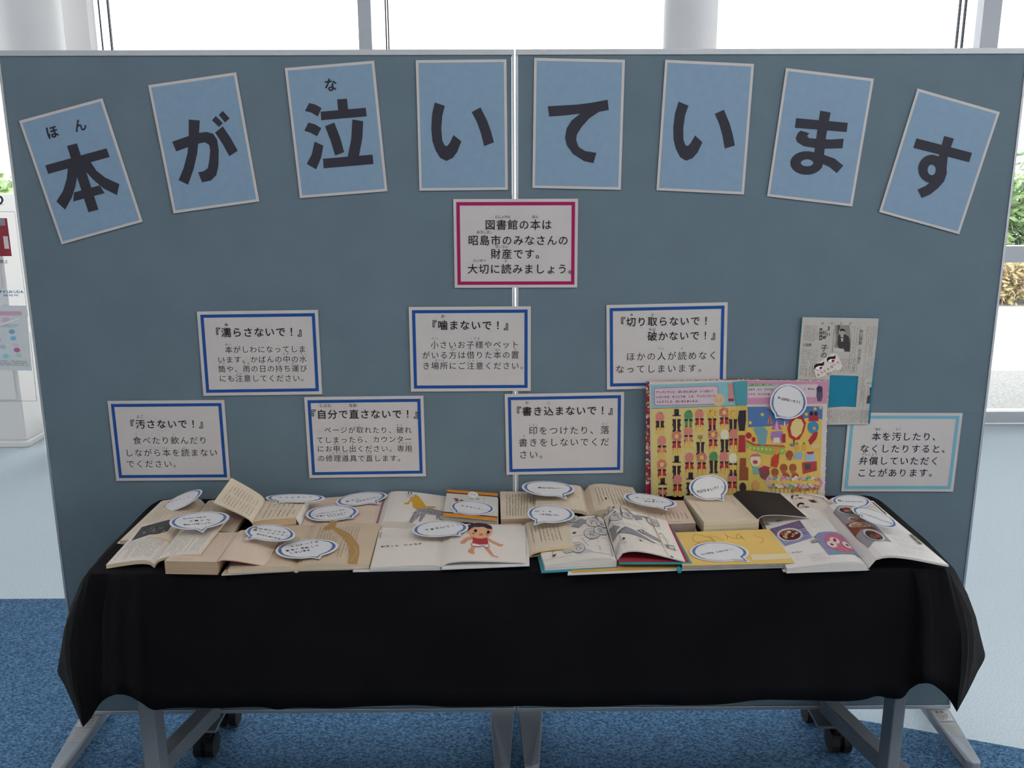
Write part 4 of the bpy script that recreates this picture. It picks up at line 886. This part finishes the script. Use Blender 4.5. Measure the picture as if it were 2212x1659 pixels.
for (x, y, r) in ((1205,505,.10),(1360,495,.09),(1110,395,.07),(1690,520,.10),(1560,690,.05)): k.ell(*sR.uv(*c5((x, y))[0]), r, r*1.05, '#57555a', 18); k.layer(); k.ell(*sR.uv(*c5((x, y))[0]), r-.006, r*1.05-.009, '#c4bfbc', 18); k.layer(); q = sR.uv(*c5((x, y))[0]); k.marks(q[0]-r*.4, q[1]-r*.7, q[0]+r*.4, q[1]+r*.7, 3, .0045, '#2c2a2c')
for L in (((1100,580),(1250,600),(1500,640),(1620,650)), ((1170,750),(1250,720),(1400,740),(1600,800),(1800,830),(1990,860)), ((1500,790),(1560,830),(1700,850)), ((1440,550),(1470,545),(1560,600)), ((1760,700),(1900,745)), ((1800,660),(1870,760),(1890,850)), ((1480,440),(1560,470),(1640,470)), ((1630,440),(1710,600),(1820,820)), ((1230,740),(1260,770),(1250,800)), ((1280,860),(1340,850),(1290,820)), ((1480,800),(1530,820),(1580,815)), ((1780,600),(1740,520),(1720,440))): k.line(c5(*L), .0008, '#3a383c', px=True)
k.ell(*sR.uv(*c5((1305,798))[0]), .022, .018, '#3a383c', 12); k.ell(*sR.uv(*c5((1530,826))[0]), .018, .012, '#1c1a1c', 10)
k.obj('comic_panels', bR)
k = Ink(sR, .0022); k.line([(1402,1122),(1413,1148),(1426,1174),(1445,1211)], .0012, '#b98d5e', px=True); k.obj('string_bookmark', t, 'thin tan string across the right page')
# --- K: open paperback wedged between G and L
t = book('open_paperback', 'small open cream paperback wedged between the child picture book and the comic', (1180, 1160))
b, s = block('page_block', [(1072,1133,.003),(1131,1135,.010),(1143,1200,.010),(1082,1198,.003)], .001, .004, 'L', M_cream, t, m_edge=M_edge)
Ink(s).marks(.5, .02, .95, .1, 4, .0034, TXT).obj('print', b)
b, s = block('page_block', [(1131,1135,.010),(1222,1126,.032),(1240,1179,.032),(1143,1200,.010)], 0, .008, 'R', M_cream, t, lift=.006, m_edge=mat('yellow_page_edge', (.66, .52, .28), .8, noise=.08, scale=40))
Ink(s).marks(.10, .16, .80, .78, 8, .0038, TXT).obj('print', b)
cover(t, [(1131,1137,.0035),(1224,1130,.0255),(1242,1184,.0255),(1143,1204,.0035)], 0, .001, M_wcov, .0)
# --- P1 back magazine with portraits, P2 cookbook
t = book('open_magazine', 'open magazine with black ink portraits at the back right, mostly covered', (1800, 1100), cat='magazine')
b, s = block('page_block', [(1682,1065,.006),(1790,1080,.006),(1826,1128,.006),(1712,1124,.006)], .001, .010, 'L', M_offw, t)
k = Ink(s, .0006); c7 = lambda *q: [(1640+x/5.027, 1040+y/5.027) for x, y in q]
for (x, y) in ((405,185),(470,280)):
    k.px(c7((x-40,y+10),(x-35,y-18),(x,y-30),(x+40,y-20),(x+52,y),(x+30,y-6),(x,y-12),(x-20,y+4),(x-15,y+20)), '#232022'); k.line(c7((x-15,y+22),(x+20,y+28),(x+45,y+8)), .001, '#232022', px=True); k.px(c7((x+45,y+15),(x+90,y+22),(x+110,y+30),(x+60,y+30)), '#555054')
k.px(c7((560,235),(620,240),(650,270),(600,265)), '#3a363a'); k.line(c7((515,180),(700,218),(750,270)), .0016, '#454046', px=True); k.marks(.62, .10, .9, .4, 8, .003, '#6b6568'); k.obj('print', b)
b, s = block('page_block', [(1790,1080,.006),(1886,1082,.007),(1935,1124,.007),(1826,1128,.006)], .001, .008, 'R', M_offw, t)
k = Ink(s, .0006); k.ring(.12, .1, .93, .95, .006, .008, '#4d484c'); k.marks(.2, .2, .88, .6, 12, .003, '#6b6568'); k.rect(.93, .1, .955, .9, '#3a363a'); k.obj('print', b)
t = book('open_cookbook', 'large open cookbook with colour food photographs at the front right corner', (1870, 1170), cat='cookbook')
M_gl = M_gloss
bL, sL = block('page_block', [(1641,1112,.012),(1777,1106,.014),(1874,1224,.010),(1700,1228,.012)], .001, .012, 'L', M_gl, t, m_edge=M_edgeW)
bR, sR = block('page_block', [(1777,1106,.014),(1922,1113,.014),(2049,1220,.014),(1876,1224,.010)], 0, .024, 'R', M_gl, t, lift=.005, m_edge=M_edgeW)
k = Ink(sL)
k.px(c7((105,512),(425,458),(560,645),(270,702)), '#7f7fa4'); k.layer(); k.px(c7((105,512),(425,458),(480,535),(180,580)), '#6e5878'); k.layer()
for i in range(9):
    a = i/9; k.line(c7((200+250*a*.9+60, 690-90*a),(180+230*a, 600-70*a)), .0016, '#b5b5ca', px=True)
for i in range(5): k.line(c7((195+i*22, 600+i*22),(475+i*22, 545+i*22)), .0016, '#b5b5ca', px=True)
for i in range(8): k.line(c7((150+i*32, 505-i*6),(190+i*34, 560-i*6)), .001, '#9a88a4', px=True)
k.layer(); Q = lambda x, y: sL.uv(*c7((x, y))[0])
def dish(k, Q, x, y, ru, rv, plate, food, bits, rot=0):
    k.ell(*Q(x, y), ru, rv, plate, 24); k.layer(); k.ell(*Q(x, y+4), ru*.82, rv*.80, food, 22); k.layer()
    u, v = Q(x, y)
    for i in range(16): k.ell(u+random.uniform(-.55, .55)*ru, v+random.uniform(-.5, .5)*rv, ru*random.uniform(.08, .2), rv*random.uniform(.08, .2), random.choice(bits), 8)
    k.layer()
dish(k, Q, 320, 590, .175, .12, '#c9c4ca', '#5a231d', ['#b99a78', '#a3532f', '#d2b795', '#8a3a28'])
k.px(c7((575,640),(620,600),(700,590),(900,585),(1010,690),(1115,832),(745,845)), '#8a84a8'); k.layer()
k.px(c7((760,812),(1080,806),(1110,832),(775,840)), '#5f9aa6'); k.px(c7((575,640),(600,618),(625,625),(600,645)), '#5f9aa6'); k.layer(); k.ell(*Q(850,715), .17, .17, '#b8667a', 26); k.layer()
for (x, y) in ((800,690),(770,735),(940,735)): k.ell(*Q(x, y), .066, .066, '#b58a92', 18); k.layer(); k.ell(*Q(x, y-2), .060, .056, '#dcc2c2', 18); k.layer(); k.ell(*Q(x, y+2), .020, .022, '#6a3a44', 10); k.layer()
k.ell(*Q(800,680), .02, .02, '#b8404a', 8)
k.marks(.36, .27, .56, .50, 7, .0032, '#8b888e', vert=False); k.marks(.60, .24, .80, .42, 6, .0032, '#8b888e', vert=False); k.text('鶏肉', (1654,1133), (1680,1129), .014, '#6a666a', .02); k.marks(.14, .76, .42, .80, 1, .006, '#4b484c', vert=False); k.px(c7((540,680),(610,668),(630,695),(560,710)), '#a39ca4'); k.text('豚肉', c7((565,692))[0], c7((600,688))[0], .007, '#4b484c')
k.marks(.15, .83, .26, .93, 4, .0032, '#8b888e', vert=False); k.marks(.32, .84, .58, .97, 7, .0032, '#77747a', vert=False); k.marks(.2, .46, .5, .50, 1, .006, '#3b383c', vert=False); k.obj('food_photographs', bL)
k = Ink(sR); Q = lambda x, y: sR.uv(*c7((x, y))[0])
k.px(c7((795,400),(860,362),(1060,355),(1120,392),(1440,742),(1375,738),(1250,745),(1175,812),(1050,690),(925,545)), '#8f8a90'); k.layer()
k.px(c7((925,535),(1080,520),(1250,590),(1290,610),(1100,610),(1030,665)), '#7e4434'); k.layer()
dish(k, Q, 975, 410, .16, .085, '#b5b0bc', '#3f3a2c', ['#b5303c', '#55703a', '#d25a5a', '#2f3a24', '#c9a890'])
dish(k, Q, 1075, 500, .15, .04, '#c9c0b8', '#8a5a48', ['#c98a5a', '#a84a3a', '#d8c8a8']); dish(k, Q, 1085, 565, .15, .05, '#c9c0b8', '#9a7a58', ['#c98a5a', '#b84a3a', '#6a7a4a', '#d8c8a8'])
dish(k, Q, 1240, 680, .125, .11, '#c2bcc6', '#3a3a2c', ['#a8283a', '#c24a55', '#3f5a30', '#7a1f2c'])
k.ell(*Q(880,320), .03, .02, '#77747a', 8); k.text('魚', c7((880,320))[0], (c7((881,320))[0]), .010, '#5b585e')
for i in range(5): k.marks(.52, .30+i*.11, .86, .385+i*.11, 4, .0032, '#86838a', vert=False)
k.marks(.42, .84, .8, .96, 4, .0032, '#86838a', vert=False); k.px(c7((1612,580),(1650,582),(1765,690),(1730,690)), '#5d7050'); k.layer(); k.text('豆腐', c7((1665,615))[0], c7((1705,655))[0], .007, '#d9d9d4')
k.obj('food_photographs', bR)
block('cover_sheet', [(1777,1109,.0085),(1923,1116,.0085),(2050,1223,.0085),(1876,1227,.0045)], 0, .024, 'R', M_offw, t, lift=.001)
cover(t, [(1636,1116),(1780,1110),(1878,1231),(1692,1235)], 0, .001, M_offw, .0)

# --- Q: standing picture book leaning on the boards (generic stand-in pictures, same colours)
t = thing('standing_picture_book', 'large colourful picture book standing open against the right board', 'picture book', (pxx(1591, 1000, -.03), -.03, T0), 'open books on the table')
M_rp = bpy.data.materials.new('patterned_red_cover'); M_rp.use_nodes = True; nt = M_rp.node_tree
tc = nt.nodes.new('ShaderNodeTexCoord'); vo = nt.nodes.new('ShaderNodeTexVoronoi'); vo.inputs['Scale'].default_value = 190; rp = nt.nodes.new('ShaderNodeValToRGB')
for i, (p, c) in enumerate(((0, '#a3223a'), (.45, '#b83a4a'), (.62, '#d8c070'), (.75, '#e0dcd8'), (.88, '#4a5a7a'))):
    e = rp.color_ramp.elements[i] if i < 2 else rp.color_ramp.elements.new(p); e.position = p; e.color = (*lin(c), 1)
rp.color_ramp.interpolation = 'CONSTANT'
sp = nt.nodes.new('ShaderNodeSeparateColor'); nt.links.new(tc.outputs['Object'], vo.inputs['Vector']); nt.links.new(vo.outputs['Color'], sp.inputs[0]); nt.links.new(sp.outputs[0], rp.inputs[0]); nt.links.new(rp.outputs[0], nt.nodes['Principled BSDF'].inputs['Base Color'])
def vsheet(name, C, th, m, parent, side='F'):    # C: (px,py,y)
    P = [aty(c[0], c[1], c[2]) for c in C]; pl_ = Plane(P[0], (P[1]-P[0]).cross(P[3]-P[0])); P[2] = pl_.at(C[2][0], C[2][1]); s = Surf(P, [c[:2] for c in C])
    o = MB().prism([P[3], P[2], P[1], P[0]], (0, 1, 0), th).obj(name, m, parent); return o, s
yo, ys, yb = -.028, -.020, -.034
vsheet('cover', [(1396,825,-.020),(1590,819,-.012),(1590,1069,-.020),(1395,1072,-.024)], .003, M_rp, t)
vsheet('cover', [(1594,819,-.012),(1790,822,-.020),(1782,1078,-.024),(1594,1069,-.020)], .003, M_rp, t)
M_pp = mat('glossy_page', (.58, .54, .50), .45, noise=.02, spec=.4)
bL, sL = vsheet('page_block', [(1403,826,-.030),(1592,822,-.022),(1592,1067,-.030),(1407,1073,-.036)], .008, M_pp, t)
bR, sR = vsheet('page_block', [(1592,822,-.022),(1789,824,-.030),(1781,1077,-.036),(1592,1067,-.030)], .008, M_pp, t)
c8 = lambda *q: [(1380+x/5.267, 800+y/5.267) for x, y in q]
k = Ink(sL, .0006)
k.px(c8((140,420),(1110,400),(1112,1420),(150,1430)), '#cbb978'); k.px(c8((135,165),(1113,128),(1112,395),(142,430)), '#7fb3bb'); k.layer()
k.px(c8((175,200),(870,172),(905,190),(905,370),(880,385),(200,402),(172,385)), '#b56a86'); k.layer(); k.px(c8((182,207),(866,180),(897,194),(897,366),(876,378),(202,395),(180,380)), '#c9b4bd'); k.layer()
k.px(c8((142,430),(1112,396),(1112,402),(142,437)), '#8a8460')
INKC = '#3c2b34'
k.text('アンパンマンと　ばいきんまんが　いっぱい！', c8((210,248))[0], c8((835,234))[0], .0068, INKC, .03); k.text('いろいろな　かっこうを　した　アンパンマンと、', c8((210,303))[0], c8((885,288))[0], .0068, INKC, .03); k.text('へんそうした　ばいきんまんだよ。', c8((210,357))[0], c8((685,346))[0], .0068, INKC, .03)
k.ell(*sL.uv(*c8((910,335))[0]), .068, .055, '#cdb28e', 16); k.layer(); k.text('よーく　みて', c8((875,328))[0], c8((945,324))[0], .0032, INKC); k.text('さがしてね！', c8((875,350))[0], c8((948,346))[0], .0032, INKC)
k.px(c8((1015,150),(1075,148),(1075,330),(1015,335)), '#b98a86'); k.px(c8((1015,320),(1080,318),(1080,350),(1020,352)), '#a02a3a')
rd, pk, dk, ye, gn, br = '#a8303c', '#c87a72', '#332a36', '#d4b05a', '#4f8a5a', '#9a7f4a'
# generic toys, fruit and flowers in the places of the printed figures
def balloon(k, Q, x, y, c): k.ell(*Q(x, y), .05, .045, c, 16); k.px(c8((x-10,y+48),(x+10,y+48),(x,y+38)), c); k.line(c8((x,y+48),(x-8,y+90),(x+4,y+130)), .0008, dk, px=True)
def tulip(k, Q, x, y, c): k.line(c8((x,y+20),(x,y+110)), .002, gn, px=True); k.px(c8((x-30,y-30),(x-14,y-10),(x,y-36),(x+14,y-10),(x+30,y-30),(x+24,y+20),(x-24,y+20)), c); k.px(c8((x,y+90),(x+34,y+50),(x+10,y+60)), gn)
def gift(k, Q, x, y, c): k.px(c8((x-42,y-10),(x+42,y-10),(x+38,y+75),(x-38,y+75)), c); k.px(c8((x-48,y-30),(x+48,y-30),(x+48,y-8),(x-48,y-8)), dk); k.layer(); k.px(c8((x-7,y-30),(x+7,y-30),(x+7,y+75),(x-7,y+75)), ye); k.off -= .00012
def hat(k, Q, x, y, c): k.px(c8((x-26,y-60),(x+26,y-60),(x+26,y+10),(x-26,y+10)), dk); k.px(c8((x-48,y+8),(x+48,y+8),(x+48,y+20),(x-48,y+20)), dk); k.px(c8((x-26,y-8),(x+26,y-8),(x+26,y+4),(x-26,y+4)), c)
def boots(k, Q, x, y, c): k.px(c8((x-34,y-30),(x-10,y-30),(x-8,y+20),(x-8,y+40),(x-48,y+40),(x-46,y+20),(x-34,y+14)), c); k.px(c8((x+12,y-30),(x+36,y-30),(x+36,y+14),(x+48,y+22),(x+50,y+40),(x+10,y+40)), c)
def flower(k, Q, x, y, c):
    for i in range(7): k.ell(*Q(x+38*math.cos(i*.9), y+38*math.sin(i*.9)), .024, .020, c, 9)
    k.layer(); k.ell(*Q(x, y), .026, .022, ye, 12); k.off -= .00012; k.line(c8((x,y+50),(x,y+120)), .0016, gn, px=True)
def fruit(k, Q, x, y, c): k.ell(*Q(x, y+12), .05, .046, c, 16); k.px(c8((x,y-28),(x+26,y-48),(x+30,y-30)), gn); k.line(c8((x,y-26),(x-3,y-50)), .0014, br, px=True)
QL = lambda x, y: sL.uv(*c8((x, y))[0]); fns = [balloon, hat, fruit, gift, tulip, boots, flower]
cells = [(240,560,pk,dk),(430,540,dk,dk),(565,540,gn,gn),(690,530,pk,rd),(835,530,ye,rd),(970,520,pk,rd),(1070,540,ye,dk),(262,840,pk,pk),(430,790,pk,rd),(565,720,pk,pk),(700,800,br,dk),(845,770,pk,rd),(975,770,'#d9d2b8',dk),(1075,760,pk,rd),(262,1110,pk,rd),(430,1070,dk,dk),(575,1030,pk,rd),(715,1030,pk,rd),(850,1010,gn,dk),(970,1020,pk,rd),(1070,1040,'#d9d2b8',ye),(270,1320,dk,pk),(440,1280,pk,rd),(590,1260,dk,dk),(1060,1250,pk,rd)]
for i, (x, y, a, b_) in enumerate(cells):
    f_ = {pk: (fruit, balloon, flower)[i % 3], dk: hat, gn: fruit, ye: flower, br: tulip}.get(a, balloon)
    f_(k, QL, x, y-42, a)
    if a in (pk, dk): k.px(c8((x-52,y+88),(x-30,y+20),(x+30,y+20),(x+52,y+88)), dk)
    k.layer(); gift(k, QL, x, y+42, b_); boots(k, QL, x, y+118, ye if a == pk else dk); k.off -= .00012
k.obj('left_page_pictures', bL)
k = Ink(sR, .0006); Qr = lambda x, y: sR.uv(*c8((x, y))[0])
k.px(c8((1118,400),(1225,400),(1240,500),(1225,1000),(1470,1370),(1118,1390)), '#cdb25a'); k.px(c8((1118,130),(1230,120),(1228,395),(1118,398)), '#3f97a4'); k.px(c8((1230,120),(2150,125),(2140,380),(1228,388)), '#c48aa6'); k.px(c8((1235,165),(2030,158),(2035,305),(1235,315)), '#cbb9c0')
k.px(c8((1232,418),(2090,410),(2055,1400),(1700,1400),(1480,1370),(1230,1000)), '#d6b45c'); k.layer()
k.px(c8((1160,155),(1540,150),(1548,175),(1165,185)), '#5f9a6a'); k.layer(); k.text('ちがう　ところを　さがしてね', c8((1215,167))[0], c8((1530,162))[0], .0046, '#d9d9c4', .03)
k.text('みぎの　えと　ひだりの', c8((1252,218))[0], c8((1510,216))[0], .0052, INKC, .03); k.text('いろや　もようにも', c8((1250,272))[0], c8((1470,271))[0], .0052, INKC, .03); k.text('こ　あるよ。', c8((1880,210))[0], c8((2000,212))[0], .0052, INKC, .03)
k.px(c8((2020,210),(2085,210),(2090,290),(2075,355),(2030,355),(2015,290)), '#5a5064'); k.ell(*Qr(2052,215), .035, .028, '#3a3a5a', 12)
k.px(c8((1232,418),(2090,410),(2085,560),(1900,545),(1700,610),(1480,640),(1240,650)), '#4f74a4'); k.px(c8((1440,418),(1570,418),(1600,520),(1530,480)), '#b98ea0'); k.layer()
def star(k, x, y, r, c):
    for i in range(5):
        a = i*1.2566-1.5708; k.px(c8((x+r*math.cos(a), y+r*math.sin(a)), (x+r*.45*math.cos(a+.63), y+r*.45*math.sin(a+.63)), (x, y)), c); k.px(c8((x+r*math.cos(a), y+r*math.sin(a)), (x, y), (x+r*.45*math.cos(a-.63), y+r*.45*math.sin(a-.63))), c)
for x, y in ((1398,505),(1262,598),(1700,480),(2000,440),(2065,425),(1900,500)): star(k, x, y, 28, '#dcc050')
# striped path, bricks, generic circus props
k.px(c8((1215,800),(1300,850),(1500,860),(1620,870),(1660,910),(1640,960),(1560,965),(1440,960),(1300,920),(1210,880)), '#98a850'); k.px(c8((1215,790),(1320,842),(1500,850),(1640,855),(1665,880),(1640,880),(1500,868),(1300,862),(1215,815)), '#b5563e'); k.layer()
for i in range(9): k.px(c8((1250+i*45,885+i*4),(1262+i*45,870+i*4),(1275+i*45,885+i*4),(1262+i*45,900+i*4)), '#c9d08a')
for i in range(10): k.px(c8((1470+i*58,1312-(i > 4)*0),(1522+i*58,1312),(1522+i*58,1345),(1470+i*58,1345)), '#b5604a' if i % 2 else '#c07c5c')
for i in range(8): k.px(c8((1720+i*42,1352-i*4),(1758+i*42,1348-i*4),(1758+i*42,1384-i*4),(1720+i*42,1388-i*4)), '#bd6f4a' if i % 2 else '#a8543e')
k.px(c8((1310,660),(1350,640),(1420,650),(1460,700),(1450,760),(1435,840),(1400,860),(1350,850),(1345,760),(1320,720),(1295,660),(1300,650)), '#6f9aa2'); k.ell(*Qr(1245,745), .035, .028, rd, 12); k.ell(*Qr(1300,790), .022, .024, rd, 10); k.layer()
k.px(c8((1345,840),(1385,850),(1370,865)), rd)
def tent(x, y, w_, h_, c, d): k.px(c8((x-w_,y+h_),(x,y-h_),(x+w_,y+h_)), c); k.layer(); k.px(c8((x-w_*.35,y+h_),(x,y-h_),(x+w_*.35,y+h_)), d); k.off -= .00012
tent(1560, 620, 60, 55, '#b5609a', '#d0a0bc'); tent(1480, 560, 28, 50, '#c98a5a', rd); tent(1650, 600, 30, 30, '#b55a8a', '#e0d0d0')
k.px(c8((1500,700),(1620,690),(1640,740),(1600,835),(1520,835),(1490,760)), '#9a78b0'); k.px(c8((1525,770),(1590,765),(1600,830),(1515,832)), '#d8ccb0'); k.px(c8((1615,730),(1660,725),(1660,825),(1618,828)), rd)
k.px(c8((1770,510),(1850,520),(1895,600),(1870,700),(1820,790),(1760,800),(1700,760),(1680,660),(1710,560)), '#b03434'); k.layer(); k.px(c8((1780,550),(1840,560),(1868,620),(1840,720),(1780,770),(1730,740),(1715,660),(1735,590)), '#d6c284'); k.off -= .00012; k.line(c8((1755,800),(1758,845)), .003, dk, px=True); k.ell(*Qr(1738,852), .03, .014, '#6a7a8a', 12)
k.ell(*Qr(1978,650), .062, .054, '#3f84a8', 18); k.layer(); k.ell(*Qr(1990,662), .02, .014, '#d09a50', 10); k.off -= .00012
for x in (1955, 2010): k.px(c8((x-22,500),(x+22,500),(x+30,580),(x-30,580)), rd); k.ell(*Qr(x, 492), .02, .02, dk, 9)
k.px(c8((1920,800),(1990,705),(2035,705),(2015,780),(1970,830),(1950,860)), rd)
for x in (1790, 1870): k.ell(*Qr(x, 880), .03, .032, '#d2a04a', 12); k.px(c8((x-20,845),(x,815),(x+20,845)), gn)
k.px(c8((1950,845),(2055,840),(2045,890),(1960,895)), '#d2b88a'); k.ell(*Qr(1320,1030), .06, .055, '#d8cba0', 16); k.layer(); k.ell(*Qr(1318,1045), .03, .018, '#b0406a', 10); k.off -= .00012; k.px(c8((1290,955),(1350,950),(1390,980),(1260,985)), '#b56a8a'); k.px(c8((1290,1095),(1350,1095),(1365,1180),(1300,1185)), '#6fa6a0')
k.px(c8((1500,1000),(1560,930),(1590,950),(1580,1060),(1560,1110),(1490,1090)), '#b5442e'); k.ell(*Qr(1555,925), .03, .03, '#d08a3a', 12); k.px(c8((1350,1120),(1470,1105),(1480,1180),(1430,1250),(1380,1220)), '#7e4a4a'); k.px(c8((1345,1125),(1420,1085),(1500,1110),(1420,1130)), '#b03058')
for x, y in ((1705,960),(1640,1110),(1745,1110),(1540,1160),(1665,1210),(1770,1210)): k.ell(*Qr(x, y), .042, .036, '#9a5436', 14); k.ell(*Qr(x, y+45), .026, .018, '#a8603e', 10)
k.ell(*Qr(1945,990), .06, .05, '#9ab4c0', 16); k.px(c8((1850,1050),(2020,1035),(2020,1140),(1860,1180)), '#a83e44'); k.px(c8((1900,930),(1990,925),(1975,955),(1915,958)), '#b0343c'); k.px(c8((1880,1070),(1950,1066),(1950,1130),(1885,1135)), '#4a4a48'); k.px(c8((1770,930),(1850,930),(1850,1010),(1760,1020)), '#8aa8b8')
for i in range(12): flower(k, Qr, 1500+i*48, 1262+(i % 3)*10, ['#c9a8c4', '#6fa88a', '#d8d0c4', '#c98aa0'][i % 4])
k.px(c8((1140,460),(1215,455),(1215,560),(1200,690),(1140,690),(1125,560)), dk); k.px(c8((1135,740),(1205,740),(1210,930),(1130,935)), rd); k.px(c8((1150,1000),(1215,1000),(1215,1100),(1240,1110),(1240,1250),(1140,1250)), '#8a4e30'); k.ell(*Qr(1180,1330), .04, .045, dk, 12); k.ell(*Qr(1325,1310), .045, .05, '#c9985a', 12)
k.obj('right_page_pictures', bR)
# torn flap of the page and its shadow gap
pg = [aty(*q, -.026) for q in c8((1075,132),(1120,128),(1232,118),(1226,210),(1235,300),(1222,402),(1110,396))]
MB().prism(pg[::-1], (0, 1, 0), .0008).obj('torn_page_strip', mat('turquoise_page', (.07, .29, .34), .6, noise=.05), t)

# ================================================================== SPEECH-BUBBLE CARDS
M_bub = mat('bubble_card', (.68, .67, .68), .8, noise=.02)
CRA = (.10, .165, .33)
def bubble(cx, cy_, rx, ry, rot, tail, lines, em, label, h=None, plane=None, curl=None, spread=.2):
    if plane is None: plane = Plane((0, 0, T0+h), (0, 0, 1))
    n = 44; a = math.radians(rot); pts = []
    tx, ty = tail; dx, dy = tx-cx, ty-cy_
    lx = dx*math.cos(a)+dy*math.sin(a); ly = -dx*math.sin(a)+dy*math.cos(a); ta = math.atan2(ly/ry, lx/rx)
    def outline(f, tf):
        O = []
        for i in range(n):
            t_ = ta+spread+(2*math.pi-spread*2)*i/(n-1)
            wob = 1+.018*math.sin(3*t_+cx)
            x, y = rx*f*wob*math.cos(t_), ry*f*wob*math.sin(t_)
            O.append((cx+x*math.cos(a)-y*math.sin(a), cy_+x*math.sin(a)+y*math.cos(a)))
        O.append((cx+(tx-cx)*tf, cy_+(ty-cy_)*tf)); return O
    P = [plane.at(*q) for q in outline(1, 1)]
    nrm = plane.n if plane.n.dot(CAM-plane.p) > 0 else -plane.n
    c = plane.at(cx, cy_)
    t = thing('speech_bubble_card', label, 'speech bubble card', c, 'speech bubble cards on the books')
    MB().prism(P, -nrm, .0008).obj('card', M_bub, t)
    # crayon line: ribbon between two offset outlines, thicker at the ends
    A = outline(.915, .90); B = outline(.865, .80); V = []; F_ = []; m = len(A)
    for i in range(m):
        pa, pb = plane.at(*A[i]), plane.at(*B[i]); tt = ta+.3+(2*math.pi-.6)*i/(m-1)
        k_ = .55+1.5*abs(math.cos(tt))**3+random.uniform(-.25, .25)
        if i == m-1: k_ = 1
        pb = pa+(pb-pa)*k_; V += [pa+nrm*.0003, pb+nrm*.0003]
    for i in range(m): j = (i+1) % m; F_.append((2*i, 2*j, 2*j+1, 2*i+1))
    cols = [[v*random.uniform(.75, 1.3) for v in CRA] for _ in F_]
    o = obj('crayon_outline', V, F_, INK, t, cols=cols)
    q4 = [(cx-rx, cy_-ry), (cx+rx, cy_-ry), (cx+rx, cy_+ry), (cx-rx, cy_+ry)]
    s = Surf([plane.at(*q) for q in q4], q4); k = Ink(s, .0003)
    for txt, p0, p1 in lines: k.text(txt, p0, p1, em*1.12, '#1d1d24', .022, jit=.12)
    k.obj('handwriting', t); return t
bub = bubble
tl = Plane(ath(392,1095,.03), (-.25, -.25, .9))
bubble(392, 1082, 49, 13, -26, (342,1109), [('ぬらさないで', (366,1085), (408,1074))], .007, 'narrow speech bubble card lying on the back left paperback', plane=Plane(ath(388,1095,.034), (-.45, -.2, .85)))
bubble(430, 1124, 65, 18, -6, (438,1150), [('カバンの中の', (398,1121), (443,1117)), ('水筒にも', (413,1126), (450,1124)), ('気をつけましょう。', (401,1134), (458,1130))], .0078, 'speech bubble card with three lines, lying over two left paperbacks', h=.052)
bubble(638, 1076, 64, 9, 0, (592,1088), [('やぶかないで', (606,1075), (670,1074))], .007, 'speech bubble card seen almost edge-on behind the propped paperback', plane=Plane(ath(640,1086,.036), (0, -.05, 1)))
bubble(780, 1077, 56, 13, -8, (820,1089), [('自分で', (750,1083), (772,1079)), ('なおさないで！！', (771,1084), (824,1072))], .008, 'speech bubble card at the back, left of the giraffe page', h=.014)
bubble(717, 1108, 57, 17, -4, (764,1119), [('もっと強力でじょうぶな', (676,1113), (740,1102)), ('修理ようのテープで', (685,1116), (744,1108)), ('なおします。', (711,1116), (745,1111))], .0062, 'speech bubble card with fine writing on the picture book behind the taped book', h=.016)
bubble(584, 1151, 54, 18, 4, (528,1165), [('本は水にとても', (554,1141), (614,1151)), ('弱く、シミシミに', (552,1146), (620,1158)), ('なってしまいます。', (558,1154), (608,1165))], .0078, 'speech bubble card on the curling page of the thick paperback', h=.042)
bubble(662, 1185, 68, 20, -5, (690,1207), [('セロテープは', (632,1181), (682,1171)), ('黄色く変色して', (622,1190), (685,1180)), ('しまいます', (630,1195), (666,1189))], .0085, 'speech bubble card beside the brown tape stain', h=.024)
bubble(950, 1142, 61, 17, -3, (995,1157), [('かまないで！！', (922,1145), (989,1134))], .0095, 'speech bubble card between the giraffe and the drawn child', h=.030)
bubble(1020, 1097, 48, 15, 4, (980,1108), [('かまないで！！', (1000,1093), (1052,1103))], .0078, 'speech bubble card on the orange-banded closed book', h=.026)
bubble(1184, 1055, 57, 16, 3, (1225,1078), [('書きこまないで！！', (1165,1054), (1219,1056))], .0078, 'speech bubble card at the back by the board seam', h=.046)
bubble(1189, 1110, 51, 19, 2, (1153,1134), [('〇', (1159,1105), (1159.1,1105)), ('×も', (1175,1105), (1188,1105.5)), ('つけないで。', (1170,1112), (1209,1114))], .0095, 'speech bubble card mentioning circle and cross marks, on the wedged paperback', h=.046)
bubble(1404, 1081, 58, 13, 9, (1442,1103), [('ページを', (1376,1075), (1412,1080)), ('おらないで！！', (1395,1083), (1446,1086))], .0082, 'speech bubble card sloping over the faded beige book', h=.046)
bubble(1531, 1053, 42, 27, 0, (1565,1083), [('やぶらないで！！', (1508,1062), (1559,1052))], .0075, 'speech bubble card standing upright on the big thick book', plane=Plane(ath(1550,1084,.031), (0, -1, .22)))
bubble(1553, 1192, 64, 21, 2, (1622,1215), [('らくがき　しないで！！', (1518,1198), (1583,1187))], .0082, 'speech bubble card on the yellow scribbled page', h=.0172)
bubble(1703, 868, 40, 38, 0, (1675,904), [('やぶかないで！！', (1682,860), (1728,869))], .0075, 'round speech bubble card stuck on the standing picture book', plane=Plane((0, -.036, .9), (0, -1, .02)))
bubble(1839, 1083, 42, 14, 3, (1862,1096), [('きりとらないで！！', (1814,1083), (1870,1085))], .0072, 'small oval speech bubble card at the back right corner', h=.028)
bubble(1890, 1117, 53, 14, 21, (1858,1113), [('やぶれたらもうしでてね', (1861,1108), (1924,1131))], .0062, 'tilted narrow speech bubble card over the cookbook', h=.052)
